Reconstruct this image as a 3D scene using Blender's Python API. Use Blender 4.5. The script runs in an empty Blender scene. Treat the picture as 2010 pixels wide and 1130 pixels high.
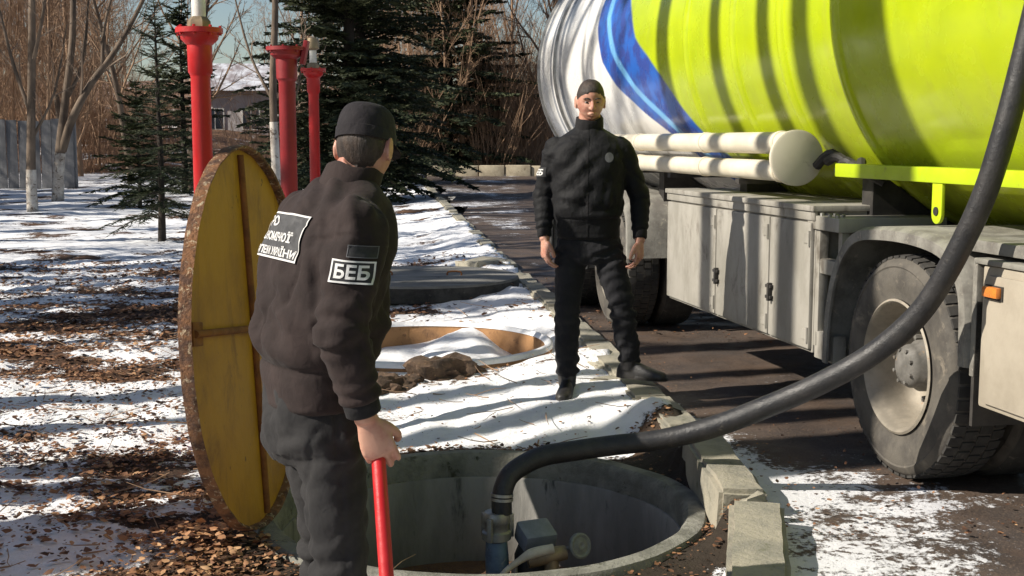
import bpy, bmesh, math, random
import numpy as np
from mathutils import Vector, Matrix, Quaternion, noise as mnoise
from mathutils.bvhtree import BVHTree

S = bpy.context.scene
COL = S.collection
R = math.radians

# ------------------------------------------------------------------ camera, world, sun, exposure
cam = bpy.data.objects.new('camera', bpy.data.cameras.new('camera'))
COL.objects.link(cam)
cam.location = (0, 0, 1.5)
cam.rotation_euler = (math.pi / 2 - math.atan(290 / 2460), 0, 0)
cam.data.sensor_width = 36
cam.data.lens = 36 * 2460 / 2010
cam.data.clip_start = 0.05
cam.data.clip_end = 600
S.camera = cam

SUN_EL = R(35)
SUN_AZ = math.atan2(-0.958, -0.287)            # towards the sun: from the left, a little behind the camera
SUNV = Vector((math.cos(SUN_EL) * math.sin(SUN_AZ), math.cos(SUN_EL) * math.cos(SUN_AZ), math.sin(SUN_EL)))
W = bpy.data.worlds.new('World')
S.world = W
W.use_nodes = True
wn = W.node_tree
wn.nodes.clear()
sky = wn.nodes.new('ShaderNodeTexSky')
sky.sky_type = 'NISHITA'
sky.sun_disc = False
sky.sun_elevation = SUN_EL
sky.sun_rotation = SUN_AZ
sky.air_density = 1.0
sky.dust_density = 0.6
bg = wn.nodes.new('ShaderNodeBackground')
bg.inputs[1].default_value = 0.066
wo = wn.nodes.new('ShaderNodeOutputWorld')
wn.links.new(sky.outputs[0], bg.inputs[0])
wn.links.new(bg.outputs[0], wo.inputs[0])
sun = bpy.data.objects.new('sun', bpy.data.lights.new('sun', 'SUN'))
COL.objects.link(sun)
sun.data.energy = 5.0
sun.data.angle = R(0.53)
sun.data.color = (1.0, 0.93, 0.82)
sun.rotation_euler = (-SUNV).to_track_quat('-Z', 'Y').to_euler()
S.view_settings.view_transform = 'Standard'
S.view_settings.look = 'None'
S.view_settings.gamma = 1
S.view_settings.use_curve_mapping = False
S.view_settings.exposure = 0.55

# ------------------------------------------------------------------ helpers
def hsh(ix, iy, seed):
    n = (ix.astype(np.int64) * 374761393 + iy.astype(np.int64) * 668265263 + seed * 974711) & 0xffffffff
    n = ((n ^ (n >> 13)) * 1274126177) & 0xffffffff
    return ((n ^ (n >> 16)) & 0xffff) / 65535.0

def vnoise(x, y, seed=0):
    x = np.asarray(x, float); y = np.asarray(y, float)
    ix = np.floor(x); iy = np.floor(y)
    fx = x - ix; fy = y - iy
    fx = fx * fx * (3 - 2 * fx); fy = fy * fy * (3 - 2 * fy)
    a = hsh(ix, iy, seed); b = hsh(ix + 1, iy, seed); c = hsh(ix, iy + 1, seed); d = hsh(ix + 1, iy + 1, seed)
    return (a * (1 - fx) + b * fx) * (1 - fy) + (c * (1 - fx) + d * fx) * fy

def fbm(x, y, seed=0, oct=4):
    s = 0; a = 0.5; t = 0
    x = np.asarray(x, float); y = np.asarray(y, float)
    for k in range(oct):
        s = s + a * vnoise(x * 2 ** k + 17.3 * k, y * 2 ** k - 9.1 * k, seed + k); t += a; a *= 0.5
    return s / t

def sstep(a, b, x):
    t = np.clip((np.asarray(x, float) - a) / (b - a), 0, 1)
    return t * t * (3 - 2 * t)

def frame(d, up=Vector((0, 0, 1))):
    d = d.normalized()
    if abs(d.dot(up)) > 0.95:
        up = Vector((0, 1, 0))
    u = up.cross(d).normalized()
    return u, d.cross(u)

class MB:
    def __init__(self):
        self.v = []; self.f = []
    def add(self, vs, fs):
        o = len(self.v)
        self.v.extend([tuple(p) for p in vs]); self.f.extend([tuple(o + i for i in f) for f in fs])
        return self
    def box(self, c, s, rz=0, rx=0, ry=0):
        M = Matrix.Translation(c) @ Matrix.Rotation(rz, 4, 'Z') @ Matrix.Rotation(ry, 4, 'Y') @ Matrix.Rotation(rx, 4, 'X')
        vs = [M @ Vector((x * s[0] / 2, y * s[1] / 2, z * s[2] / 2)) for x in (-1, 1) for y in (-1, 1) for z in (-1, 1)]
        return self.add(vs, [(0, 1, 3, 2), (4, 6, 7, 5), (0, 4, 5, 1), (2, 3, 7, 6), (0, 2, 6, 4), (1, 5, 7, 3)])
    def rings(self, rs, cap=True, close=False):
        n = len(rs[0]); vs = [p for r in rs for p in r]; fs = []
        m = len(rs)
        for i in range(m if close else m - 1):
            j = (i + 1) % m
            for k in range(n):
                l = (k + 1) % n
                fs.append((i * n + k, i * n + l, j * n + l, j * n + k))
        if cap and not close:
            fs.append(tuple(range(n - 1, -1, -1))); fs.append(tuple((m - 1) * n + k for k in range(n)))
        return self.add(vs, fs)
    def tube(self, pts, rad, n=10, cap=True, sub=0, flat=1.0, ref=None):
        pts = [Vector(p) for p in pts]
        if not hasattr(rad, '__len__'):
            rad = [rad] * len(pts)
        rad = list(rad)
        if sub:
            pts, rad = spline(pts, rad, sub)
        rs = []; u = None
        for i, p in enumerate(pts):
            d = (pts[min(i + 1, len(pts) - 1)] - pts[max(i - 1, 0)])
            if d.length < 1e-9: d = Vector((0, 0, 1))
            d.normalize()
            if u is None:
                u, w = frame(d, ref or Vector((0, 0, 1)))
            else:
                u = (u - d * u.dot(d)).normalized()
            w = d.cross(u)
            r = rad[i]
            rs.append([p + u * (r * math.cos(2 * math.pi * k / n)) + w * (r * flat * math.sin(2 * math.pi * k / n)) for k in range(n)])
        return self.rings(rs, cap)
    def lathe(self, prof, o, ax, n=32, cap=False, close=False, a0=0, wob=None):
        o = Vector(o); ax = Vector(ax).normalized(); u, w = frame(ax)
        rs = []
        for (r, h) in prof:
            rs.append([o + ax * h + (u * math.cos(a0 + 2 * math.pi * k / n) + w * math.sin(a0 + 2 * math.pi * k / n)) * (r * (1 + (wob(k) if wob else 0))) for k in range(n)])
        return self.rings(rs, cap, close)
    def ell(self, c, r, nu=16, nv=10, M=None):
        c = Vector(c); vs = []; fs = []
        M = M or Matrix.Identity(3)
        for j in range(1, nv):
            t = math.pi * j / nv
            for i in range(nu):
                p = 2 * math.pi * i / nu
                vs.append(c + M @ Vector((r[0] * math.sin(t) * math.cos(p), r[1] * math.sin(t) * math.sin(p), r[2] * math.cos(t))))
        for j in range(nv - 2):
            for i in range(nu):
                k = (i + 1) % nu
                fs.append((j * nu + i, (j + 1) * nu + i, (j + 1) * nu + k, j * nu + k))
        a = len(vs); vs += [c + M @ Vector((0, 0, r[2])), c + M @ Vector((0, 0, -r[2]))]
        for i in range(nu):
            k = (i + 1) % nu
            fs.append((a, i, k)); fs.append((a + 1, (nv - 2) * nu + k, (nv - 2) * nu + i))
        return self.add(vs, fs)
    def mesh(self, name):
        m = bpy.data.meshes.new(name)
        m.from_pydata(self.v, [], self.f)
        m.validate()
        return m
    def build(self, name, mat, parent=None, smooth=40, bevel=0, seg=2, fixn=True):
        m = self.mesh(name)
        if fixn or bevel:
            b = bmesh.new(); b.from_mesh(m)
            if fixn: bmesh.ops.recalc_face_normals(b, faces=b.faces)
            if bevel:
                es = [e for e in b.edges if len(e.link_faces) == 2 and e.calc_face_angle(0) > R(35)]
                bmesh.ops.bevel(b, geom=es, offset=bevel, segments=seg, affect='EDGES', profile=0.6, clamp_overlap=True)
            b.to_mesh(m); b.free()
        return link(name, m, mat, parent, smooth)

def link(name, m, mat, parent=None, smooth=40):
    if mat and not len(m.materials): m.materials.append(mat)
    if smooth:
        m.shade_smooth()
        if smooth < 170: m.set_sharp_from_angle(angle=R(smooth))
    o = bpy.data.objects.new(name, m)
    COL.objects.link(o)
    if parent: o.parent = parent
    return o

def spline(pts, rad, sub):
    P = []; Q = []
    n = len(pts)
    for i in range(n - 1):
        p0 = pts[max(i - 1, 0)]; p1 = pts[i]; p2 = pts[i + 1]; p3 = pts[min(i + 2, n - 1)]
        for k in range(sub):
            t = k / sub
            P.append(0.5 * ((2 * p1) + (p2 - p0) * t + (2 * p0 - 5 * p1 + 4 * p2 - p3) * t * t + (3 * p1 - p0 - 3 * p2 + p3) * t ** 3))
            s = t * t * (3 - 2 * t)
            Q.append(rad[i] * (1 - s) + rad[i + 1] * s)
    P.append(pts[-1]); Q.append(rad[-1])
    return P, Q

def tag(o, label=None, cat=None, group=None, kind=None):
    if label: o['label'] = label
    if cat: o['category'] = cat
    if group: o['group'] = group
    if kind: o['kind'] = kind
    return o

def empty(name, loc=(0, 0, 0), rz=0):
    o = bpy.data.objects.new(name, None)
    o.empty_display_size = 0.2
    COL.objects.link(o); o.location = loc; o.rotation_euler = (0, 0, rz)
    return o

def copy_tree(o, parent=None):
    c = o.copy(); COL.objects.link(c)
    if parent: c.parent = parent
    for ch in list(o.children): copy_tree(ch, c)
    return c

def fattr(m, name, vals):
    a = m.attributes.new(name, 'FLOAT', 'POINT')
    a.data.foreach_set('value', np.asarray(vals, np.float32))

# ------------------------------------------------------------------ materials
class NT:
    def __init__(self, name):
        self.m = bpy.data.materials.new(name); self.m.use_nodes = True
        self.t = self.m.node_tree; self.t.nodes.clear()
        self.out = self.n('OutputMaterial'); self.b = self.n('BsdfPrincipled')
        self.l(self.b.outputs[0], self.out.inputs[0])
        self.co = None
    def n(self, k, **kw):
        x = self.t.nodes.new('ShaderNode' + k)
        for a, v in kw.items(): setattr(x, a, v)
        return x
    def l(self, a, b): self.t.links.new(a, b)
    def obj(self, stretch=None):
        if not self.co: self.co = self.n('TexCoord').outputs['Object']
        if stretch is None: return self.co
        mp = self.n('Mapping'); self.l(self.co, mp.inputs[0]); mp.inputs['Scale'].default_value = stretch
        return mp.outputs[0]
    def noise(self, sc, det=5, rough=0.6, vec=None, dist=0):
        x = self.n('TexNoise'); x.inputs['Scale'].default_value = sc; x.inputs['Detail'].default_value = det
        x.inputs['Roughness'].default_value = rough; x.inputs['Distortion'].default_value = dist
        self.l(vec if vec is not None else self.obj(), x.inputs['Vector'])
        return x.outputs[0]
    def ramp(self, src, a, b, ca=0.0, cb=1.0):
        x = self.n('MapRange'); x.interpolation_type = 'SMOOTHSTEP'
        self.l(src, x.inputs[0])
        for i, v in zip((1, 2, 3, 4), (a, b, ca, cb)): x.inputs[i].default_value = v
        return x.outputs[0]
    def math(self, op, a, b=None):
        x = self.n('Math', operation=op)
        for i, v in enumerate((a, b)):
            if v is None: continue
            if isinstance(v, (int, float)): x.inputs[i].default_value = v
            else: self.l(v, x.inputs[i])
        return x.outputs[0]
    def mix(self, fac, a, b):
        x = self.n('Mix', data_type='RGBA')
        for s, v in ((x.inputs[0], fac), (x.inputs[6], a), (x.inputs[7], b)):
            if isinstance(v, (int, float)): s.default_value = v
            elif isinstance(v, (tuple, list)): s.default_value = (*v[:3], 1)
            else: self.l(v, s)
        return x.outputs[2]
    def attr(self, name):
        x = self.n('Attribute'); x.attribute_name = name
        return x
    def bump(self, h, strength=0.4, dist=0.02, prev=None):
        x = self.n('Bump'); x.inputs['Strength'].default_value = strength; x.inputs['Distance'].default_value = dist
        self.l(h, x.inputs['Height'])
        if prev is not None: self.l(prev, x.inputs['Normal'])
        self.l(x.outputs[0], self.b.inputs['Normal'])
        return x.outputs[0]
    def fin(self, col, rough=0.7, metal=0.0, spec=None):
        for k, v in (('Base Color', col), ('Roughness', rough), ('Metallic', metal)):
            s = self.b.inputs[k]
            if isinstance(v, (int, float)): s.default_value = v
            elif isinstance(v, (tuple, list)): s.default_value = (*v[:3], 1)
            else: self.l(v, s)
        if spec is not None: self.b.inputs['Specular IOR Level'].default_value = spec
        return self.m

def mk(name, c1, c2=None, sc=6, rough=0.7, metal=0, c3=None, sc3=20, t3=(0.58, 0.68), bump=0.0, bsc=40, bd=0.01, stretch=None, spec=None, lo=0.38, hi=0.65):
    t = NT(name)
    v = t.obj(stretch) if stretch else None
    col = c1
    if c2:
        col = t.mix(t.ramp(t.noise(sc, 6, 0.65, v), lo, hi), c1, c2)
    if c3:
        col = t.mix(t.ramp(t.noise(sc3, 6, 0.7, v, 0.5), *t3), col, c3)
    rg = rough
    if c2: rg = t.ramp(t.noise(sc * 1.7, 4), 0.3, 0.7, max(rough - 0.1, 0.02), min(rough + 0.1, 1))
    if bump: t.bump(t.noise(bsc, 6, 0.7, v), bump, bd)
    return t.fin(col, rg, metal, spec)

M = {}
M['concrete'] = mk('concrete', (0.30, 0.28, 0.23), (0.20, 0.19, 0.16), 5, 0.9, c3=(0.11, 0.11, 0.08), sc3=9, bump=0.5, bsc=45, bd=0.012)
M['kerb'] = mk('kerb_concrete', (0.34, 0.31, 0.24), (0.22, 0.21, 0.17), 4, 0.92, c3=(0.12, 0.12, 0.07), sc3=7, bump=0.6, bsc=38, bd=0.015)
M['damp_concrete'] = mk('damp_concrete', (0.30, 0.29, 0.265), (0.19, 0.185, 0.17), 3, 0.8, c3=(0.07, 0.072, 0.066), sc3=5, bump=0.4, bsc=30, bd=0.012, stretch=(1, 1, 0.28))
M['rim_concrete'] = mk('mossy_concrete', (0.25, 0.245, 0.21), (0.14, 0.138, 0.115), 6, 0.9, c3=(0.05, 0.05, 0.03), sc3=8, bump=0.7, bsc=35, bd=0.02)
M['lid_concrete'] = mk('weathered_slab', (0.25, 0.24, 0.215), (0.15, 0.145, 0.13), 4, 0.85, c3=(0.06, 0.06, 0.05), sc3=5, bump=0.5, bsc=30, bd=0.012, stretch=(0.3, 1, 1))
M['lid_edge'] = mk('dark_slab_edge', (0.07, 0.066, 0.058), (0.03, 0.029, 0.026), 4, 0.9, c3=(0.13, 0.12, 0.10), sc3=8, bump=0.7, bsc=30, bd=0.015)  # edge of the lid darker than its top
M['water'] = mk('sump_water', (0.012, 0.016, 0.02), None, rough=0.08)
M['red'] = mk('red_paint', (0.50, 0.012, 0.014), (0.42, 0.010, 0.012), 5, 0.42, c3=(0.20, 0.03, 0.02), sc3=14, t3=(0.66, 0.72), bump=0.15, bsc=60)
M['shade_red'] = mk('shade_red_paint', (0.26, 0.010, 0.014), (0.19, 0.008, 0.011), 5, 0.5, bump=0.15, bsc=60)  # darker copy of the red, shade put into the post's colour
M['white_paint'] = mk('white_paint', (0.78, 0.77, 0.72), (0.62, 0.6, 0.55), 8, 0.6)
M['rust'] = mk('peeling_rust', (0.29, 0.135, 0.06), (0.10, 0.05, 0.032), 20, 0.9, c3=(0.58, 0.46, 0.31), sc3=34, t3=(0.55, 0.66), bump=1.0, bsc=50, bd=0.02)
M['rust_rib'] = mk('rusted_rib', (0.26, 0.10, 0.025), (0.15, 0.055, 0.018), 9, 0.85, bump=0.5, bsc=40)
M['orange_rust'] = mk('orange_rust', (0.40, 0.215, 0.095), (0.28, 0.15, 0.07), 3.5, 0.9, c3=(0.16, 0.085, 0.045), sc3=7, t3=(0.55, 0.68), bump=0.5, bsc=30)
t = NT('faded_yellow_paint')
c = t.mix(t.ramp(t.noise(2.2, 6, 0.65), 0.4, 0.65), (0.48, 0.24, 0.009), (0.35, 0.165, 0.008))
c = t.mix(t.math('MULTIPLY', t.ramp(t.noise(6, 7, 0.75, t.obj((1, 1, 0.4)), 0.6), 0.48, 0.7), 0.75), c, (0.22, 0.095, 0.012))
c = t.mix(t.ramp(t.noise(24, 4, 0.7, t.obj((1, 1, 0.5))), 0.66, 0.72), c, (0.09, 0.04, 0.015))
t.bump(t.noise(14, 6, 0.7), 0.35, 0.012)
M['yellow_lid'] = t.fin(c, 0.6)
M['rubber'] = mk('hose_rubber', (0.017, 0.017, 0.019), (0.032, 0.030, 0.030), 9, 0.45, c3=(0.085, 0.075, 0.062), sc3=26, t3=(0.60, 0.74), bump=0.35, bsc=70)
M['steel'] = mk('galvanised_steel', (0.42, 0.41, 0.38), (0.26, 0.25, 0.23), 9, 0.5, 0.7, bump=0.2)
M['blue_pump'] = mk('blue_pump_paint', (0.17, 0.25, 0.34), (0.09, 0.12, 0.17), 9, 0.45, c3=(0.3, 0.33, 0.34), sc3=22)
M['grey_box'] = mk('grey_blue_enamel', (0.24, 0.26, 0.30), (0.16, 0.175, 0.20), 7, 0.5)
M['brass'] = mk('dull_brass', (0.30, 0.23, 0.14), (0.2, 0.15, 0.1), 12, 0.5, 0.4)
M['cream_hose'] = mk('cream_pipe', (0.62, 0.57, 0.46), (0.48, 0.43, 0.34), 14, 0.55)
# truck paints
GR = (0.15, 0.135, 0.11)
M['body_grey'] = mk('dirty_grey_panel', (0.34, 0.32, 0.28), (0.24, 0.225, 0.19), 3, 0.55, c3=(0.12, 0.105, 0.085), sc3=5, t3=(0.52, 0.72), bump=0.12, bsc=60, stretch=(1, 1, 0.5))
M['box_beige'] = mk('dusty_beige_panel', (0.38, 0.335, 0.265), (0.31, 0.27, 0.21), 3, 0.6, c3=(0.25, 0.21, 0.16), sc3=9, t3=(0.6, 0.8), bump=0.12, bsc=60)
M['arch_grey'] = mk('dirty_mudguard', (0.24, 0.23, 0.20), (0.13, 0.12, 0.105), 6, 0.75, c3=(0.34, 0.31, 0.25), sc3=20, bump=0.3, bsc=50)
M['chassis'] = mk('chassis_black', (0.022, 0.02, 0.019), (0.045, 0.04, 0.034), 8, 0.7)
M['tube_cream'] = mk('cream_tube', (0.68, 0.62, 0.49), (0.58, 0.52, 0.40), 4, 0.5, c3=(0.40, 0.34, 0.25), sc3=12, t3=(0.62, 0.75))
M['tyre'] = mk('dusty_tyre', (0.105, 0.094, 0.078), (0.058, 0.052, 0.045), 6, 0.85, c3=(0.21, 0.18, 0.14), sc3=9, t3=(0.55, 0.75), bump=0.25, bsc=70)
M['tread'] = mk('tyre_tread', (0.05, 0.047, 0.042), (0.03, 0.028, 0.026), 12, 0.9, c3=(0.12, 0.11, 0.09), sc3=16)
M['rim'] = mk('dusty_rim', (0.33, 0.29, 0.23), (0.22, 0.195, 0.155), 6, 0.6, 0.15, c3=(0.30, 0.14, 0.06), sc3=11, t3=(0.62, 0.7), bump=0.2)
M['hub'] = mk('grimy_hub', (0.16, 0.15, 0.135), (0.09, 0.085, 0.075), 12, 0.7, c3=(0.2, 0.15, 0.1), sc3=18)
M['lime'] = mk('lime_paint', (0.46, 0.60, 0.012), (0.40, 0.52, 0.012), 5, 0.4, c3=(0.25, 0.28, 0.05), sc3=10, t3=(0.6, 0.75))
M['amber'] = mk('amber_lens', (0.62, 0.20, 0.035), (0.5, 0.15, 0.03), 20, 0.3)

t = NT('tank_livery')
sx = t.n('SeparateXYZ'); t.l(t.obj(), sx.inputs[0])
s_, z_ = sx.outputs[1], sx.outputs[2]
def livery_edge(stops):
    zz = t.n('MapRange'); t.l(z_, zz.inputs[0]); zz.inputs[1].default_value = 1.0; zz.inputs[2].default_value = 3.5
    r = t.n('ValToRGB'); t.l(zz.outputs[0], r.inputs[0])
    el = r.color_ramp.elements
    while len(el) < len(stops): el.new(0.5)
    for e, (z, s) in zip(el, stops):
        e.position = (z - 1.0) / 2.5; e.color = (s / 10, s / 10, s / 10, 1)
    return t.math('MULTIPLY', r.outputs[0], 10.0)
wob = t.math('MULTIPLY', t.math('SUBTRACT', t.noise(1.2, 2), 0.5), 0.15)
sw = t.math('ADD', s_, wob)
def over(stops, w=0.03):
    return t.ramp(t.math('SUBTRACT', sw, livery_edge(stops)), -w, w)
e1 = [(1.0, 2.5), (1.4, 2.95), (1.66, 3.25), (1.95, 3.6), (2.27, 4.15), (2.62, 4.5), (3.4, 4.75)]
e2 = [(1.0, 3.0), (1.5, 3.75), (1.7, 4.2), (1.94, 4.77), (2.14, 5.1), (2.44, 5.35), (3.4, 5.45)]
m1 = [(z, a * 0.42 + b * 0.58) for (z, a), (_, b) in zip([(1.0, 2.5), (1.45, 3.0), (1.7, 3.3), (1.95, 3.6), (2.2, 4.05), (2.5, 4.4), (3.4, 4.75)], [(1.0, 3.0), (1.45, 3.65), (1.7, 4.2), (1.95, 4.8), (2.2, 5.15), (2.5, 5.37), (3.4, 5.45)])]
m2 = [(z, s + 0.13) for z, s in m1]
yel = t.mix(t.ramp(t.noise(1.6, 5), 0.4, 0.65), (0.43, 0.53, 0.006), (0.36, 0.455, 0.007))
yel = t.mix(t.math('MULTIPLY', t.ramp(t.noise(5, 7, 0.7, t.obj((1, 1, 0.25))), 0.5, 0.75), 0.35), yel, (0.33, 0.33, 0.06))
low = t.ramp(z_, 2.1, 1.05)
yel = t.mix(t.math('MULTIPLY', low, t.ramp(t.noise(4, 6, 0.7), 0.3, 0.7, 0.15, 0.6)), yel, (0.27, 0.26, 0.06))
blue = t.mix(t.ramp(t.noise(6, 5), 0.4, 0.6), (0.022, 0.115, 0.46), (0.03, 0.06, 0.27))  # darker mottling stands for branches reflected in the blue
white = t.mix(t.ramp(t.noise(3, 5), 0.45, 0.7), (0.78, 0.76, 0.72), (0.64, 0.62, 0.57))
c = t.mix(over(e1), yel, blue)
c = t.mix(over(m1), c, (0.16, 0.42, 0.72))
c = t.mix(over(m2), c, blue)
c = t.mix(over(e2), c, white)
for s0, s1 in ((6.55, 6.66), (6.95, 7.03)):
    band = t.math('MULTIPLY', t.ramp(s_, s0 - 0.01, s0 + 0.01), t.ramp(s_, s1 + 0.01, s1 - 0.01))
    c = t.mix(band, c, (0.22, 0.23, 0.25))
bb = t.bump(t.noise(2.2, 3), 0.14, 0.03); t.bump(t.noise(9, 4, 0.6, t.obj((1, 1, 0.35))), 0.06, 0.012, bb)
M['tank'] = t.fin(c, t.ramp(t.noise(3, 5), 0.35, 0.7, 0.16, 0.38))

# cloth / skin
def cloth(name, c1, c2, sc=7, rough=0.85, bs=0.5):
    t = NT(name)
    c = t.mix(t.ramp(t.noise(sc, 6, 0.7), 0.35, 0.68), c1, c2)
    c = t.mix(t.math('MULTIPLY', t.ramp(t.noise(2.5, 5, 0.7), 0.5, 0.75), 0.4), c, tuple(x * 1.7 for x in c2))
    b1 = t.bump(t.noise(30, 3, 0.5, t.obj((1, 1, 0.8)), 0.4), bs, 0.012)
    t.bump(t.noise(420, 2, 0.5), 0.15, 0.002, b1)
    t.b.inputs['Sheen Weight'].default_value = 0.03
    return t.fin(c, rough, 0, 0.22)
M['jacket1'] = cloth('worn_brown_black_cloth', (0.021, 0.0145, 0.0135), (0.033, 0.0225, 0.0205), bs=0.3)
M['jacket2'] = cloth('black_nylon_cloth', (0.0045, 0.0045, 0.0055), (0.0075, 0.0075, 0.0085), rough=0.7)
M['trouser1'] = cloth('charcoal_twill', (0.018, 0.0172, 0.0178), (0.029, 0.0275, 0.0275), bs=0.3)
M['trouser2'] = cloth('dark_grey_trouser_cloth', (0.012, 0.012, 0.0145), (0.019, 0.019, 0.0215))
M['cap'] = cloth('black_cap_cloth', (0.014, 0.012, 0.014), (0.022, 0.019, 0.021))
M['leather'] = mk('black_boot_leather', (0.014, 0.013, 0.013), (0.03, 0.027, 0.024), 12, 0.5, bump=0.2)
M['collar'] = cloth('ribbed_black_collar', (0.009, 0.009, 0.010), (0.015, 0.014, 0.015))
t = NT('skin')
c = t.mix(t.ramp(t.noise(18, 4), 0.4, 0.65), (0.50, 0.27, 0.19), (0.42, 0.185, 0.13))
t.bump(t.noise(140, 3), 0.12, 0.003)
t.b.inputs['Subsurface Weight'].default_value = 0.12
t.b.inputs['Subsurface Radius'].default_value = (0.012, 0.005, 0.003)
M['skin'] = t.fin(c, 0.5)
M['hair'] = mk('dark_brown_hair', (0.022, 0.014, 0.010), (0.05, 0.032, 0.022), 60, 0.6, bump=0.8, bsc=160, bd=0.006, stretch=(1, 1, 0.2))
M['eye'] = mk('eye', (0.26, 0.23, 0.21), None, rough=0.2)
M['iris'] = mk('iris', (0.02, 0.014, 0.01), None, rough=0.15)
M['patch_ground'] = mk('patch_grey_weave', (0.055, 0.055, 0.058), (0.04, 0.04, 0.042), 30, 0.8, bump=0.3, bsc=300, bd=0.001)
M['patch_black'] = mk('patch_black_weave', (0.014, 0.014, 0.016), (0.02, 0.02, 0.022), 30, 0.8, bump=0.3, bsc=300, bd=0.001)
M['patch_white'] = mk('patch_white_thread', (0.66, 0.65, 0.63), (0.55, 0.54, 0.52), 40, 0.8)
M['patch_dim'] = mk('patch_dim_thread', (0.10, 0.10, 0.105), None, rough=0.8)

# vegetation, ground
M['bark'] = mk('grey_brown_bark', (0.19, 0.14, 0.10), (0.09, 0.066, 0.048), 4, 0.95, bump=0.8, bsc=20, bd=0.02, stretch=(1, 1, 0.25))
M['dark_bark'] = mk('dark_bark', (0.04, 0.030, 0.022), (0.022, 0.017, 0.013), 4, 0.95, bump=0.6, bsc=20, bd=0.02, stretch=(1, 1, 0.25))
M['twig'] = mk('brown_twig', (0.36, 0.23, 0.14), (0.22, 0.135, 0.082), 0.5, 0.9)
M['twig_grey'] = mk('grey_twig', (0.30, 0.22, 0.16), (0.17, 0.125, 0.09), 0.5, 0.9)
M['lime_wash'] = mk('lime_washed_bark', (0.66, 0.61, 0.54), (0.42, 0.36, 0.3), 5, 0.9, c3=(0.16, 0.12, 0.09), sc3=9, t3=(0.54, 0.62), bump=0.6, bsc=25, bd=0.02)
M['needle'] = mk('spruce_needles', (0.02, 0.030, 0.014), (0.06, 0.068, 0.03), 1.3, 0.7, spec=0.25)  # lighter olive noise puts lit highlights into the needle colour
M['needle_light'] = mk('olive_spruce_needles', (0.045, 0.052, 0.018), (0.026, 0.036, 0.014), 2.2, 0.75, spec=0.2)  # olive green needles of the bushy spruce
M['fence'] = mk('grey_fence_board', (0.27, 0.265, 0.265), (0.17, 0.168, 0.17), 3, 0.9, c3=(0.06, 0.06, 0.06), sc3=5, stretch=(1, 1, 0.15))
M['parapet'] = mk('cream_parapet', (0.56, 0.48, 0.34), (0.40, 0.33, 0.23), 2, 0.9, c3=(0.2, 0.15, 0.1), sc3=3)
M['house'] = mk('pale_house_wall', (0.46, 0.43, 0.42), (0.36, 0.33, 0.33), 1, 0.9)
M['roof'] = mk('snowy_roof', (0.55, 0.57, 0.62), (0.2, 0.17, 0.18), 1.2, 0.8)
M['pane'] = mk('dark_pane', (0.03, 0.04, 0.055), None, rough=0.1)
M['leaf_bank'] = mk('leafy_bank', (0.20, 0.105, 0.055), (0.12, 0.065, 0.04), 1.2, 0.95, c3=(0.7, 0.68, 0.66), sc3=0.5, t3=(0.56, 0.62), bump=0.8, bsc=6, bd=0.15)
M['clod'] = mk('brown_earth', (0.125, 0.078, 0.048), (0.06, 0.04, 0.027), 9, 0.95, c3=(0.24, 0.15, 0.085), sc3=22, bump=1.0, bsc=40, bd=0.02)

t = NT('fallen_leaf')
a = t.attr('tone')
r = t.n('ValToRGB'); t.l(a.outputs['Fac'], r.inputs[0])
el = r.color_ramp.elements
for p_, c_ in ((0.25, (0.10, 0.05, 0.03)), (0.5, (0.20, 0.098, 0.05)), (0.75, (0.31, 0.16, 0.08))):
    el.new(p_).color = (*c_, 1)
el[0].color = (0.03, 0.018, 0.013, 1); el[-1].color = (0.46, 0.28, 0.15, 1)
M['leaf'] = t.fin(r.outputs[0], 0.7, 0, 0.3)

t = NT('snow_and_leaf_litter')
at_ = t.attr('snow'); soil = t.attr('soil')
geo = t.n('NewGeometry').outputs['Position']
n1 = t.noise(9, 6, 0.7, geo); n2 = t.noise(34, 4, 0.7, geo)
k = t.math('ADD', at_.outputs['Fac'], t.math('ADD', t.math('MULTIPLY', t.math('SUBTRACT', n1, 0.5), 0.9), t.math('MULTIPLY', t.math('SUBTRACT', n2, 0.5), 0.55)))
mask = t.ramp(k, 0.46, 0.54)
vo = t.n('TexVoronoi'); vo.inputs['Scale'].default_value = 17; t.l(geo, vo.inputs['Vector'])
lit = t.mix(vo.outputs['Color'], (0.05, 0.028, 0.018), (0.19, 0.098, 0.052))
lit = t.mix(t.ramp(t.noise(2.2, 5, 0.6, geo), 0.4, 0.65), lit, (0.06, 0.038, 0.026))
lit = t.mix(soil.outputs['Fac'], lit, t.mix(t.noise(20, 5, 0.7, geo), (0.018, 0.014, 0.011), (0.055, 0.042, 0.03)))
sn = t.mix(t.ramp(t.noise(5, 5, 0.7, geo), 0.45, 0.75), (0.86, 0.86, 0.87), (0.72, 0.72, 0.74))
c = t.mix(mask, lit, sn)
hh = t.math('ADD', t.math('MULTIPLY', mask, 0.7), t.math('MULTIPLY', t.noise(26, 6, 0.75, geo), 0.8))
t.bump(hh, 0.7, 0.03)
M['verge'] = t.fin(c, 0.85, 0, 0.2)

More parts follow.
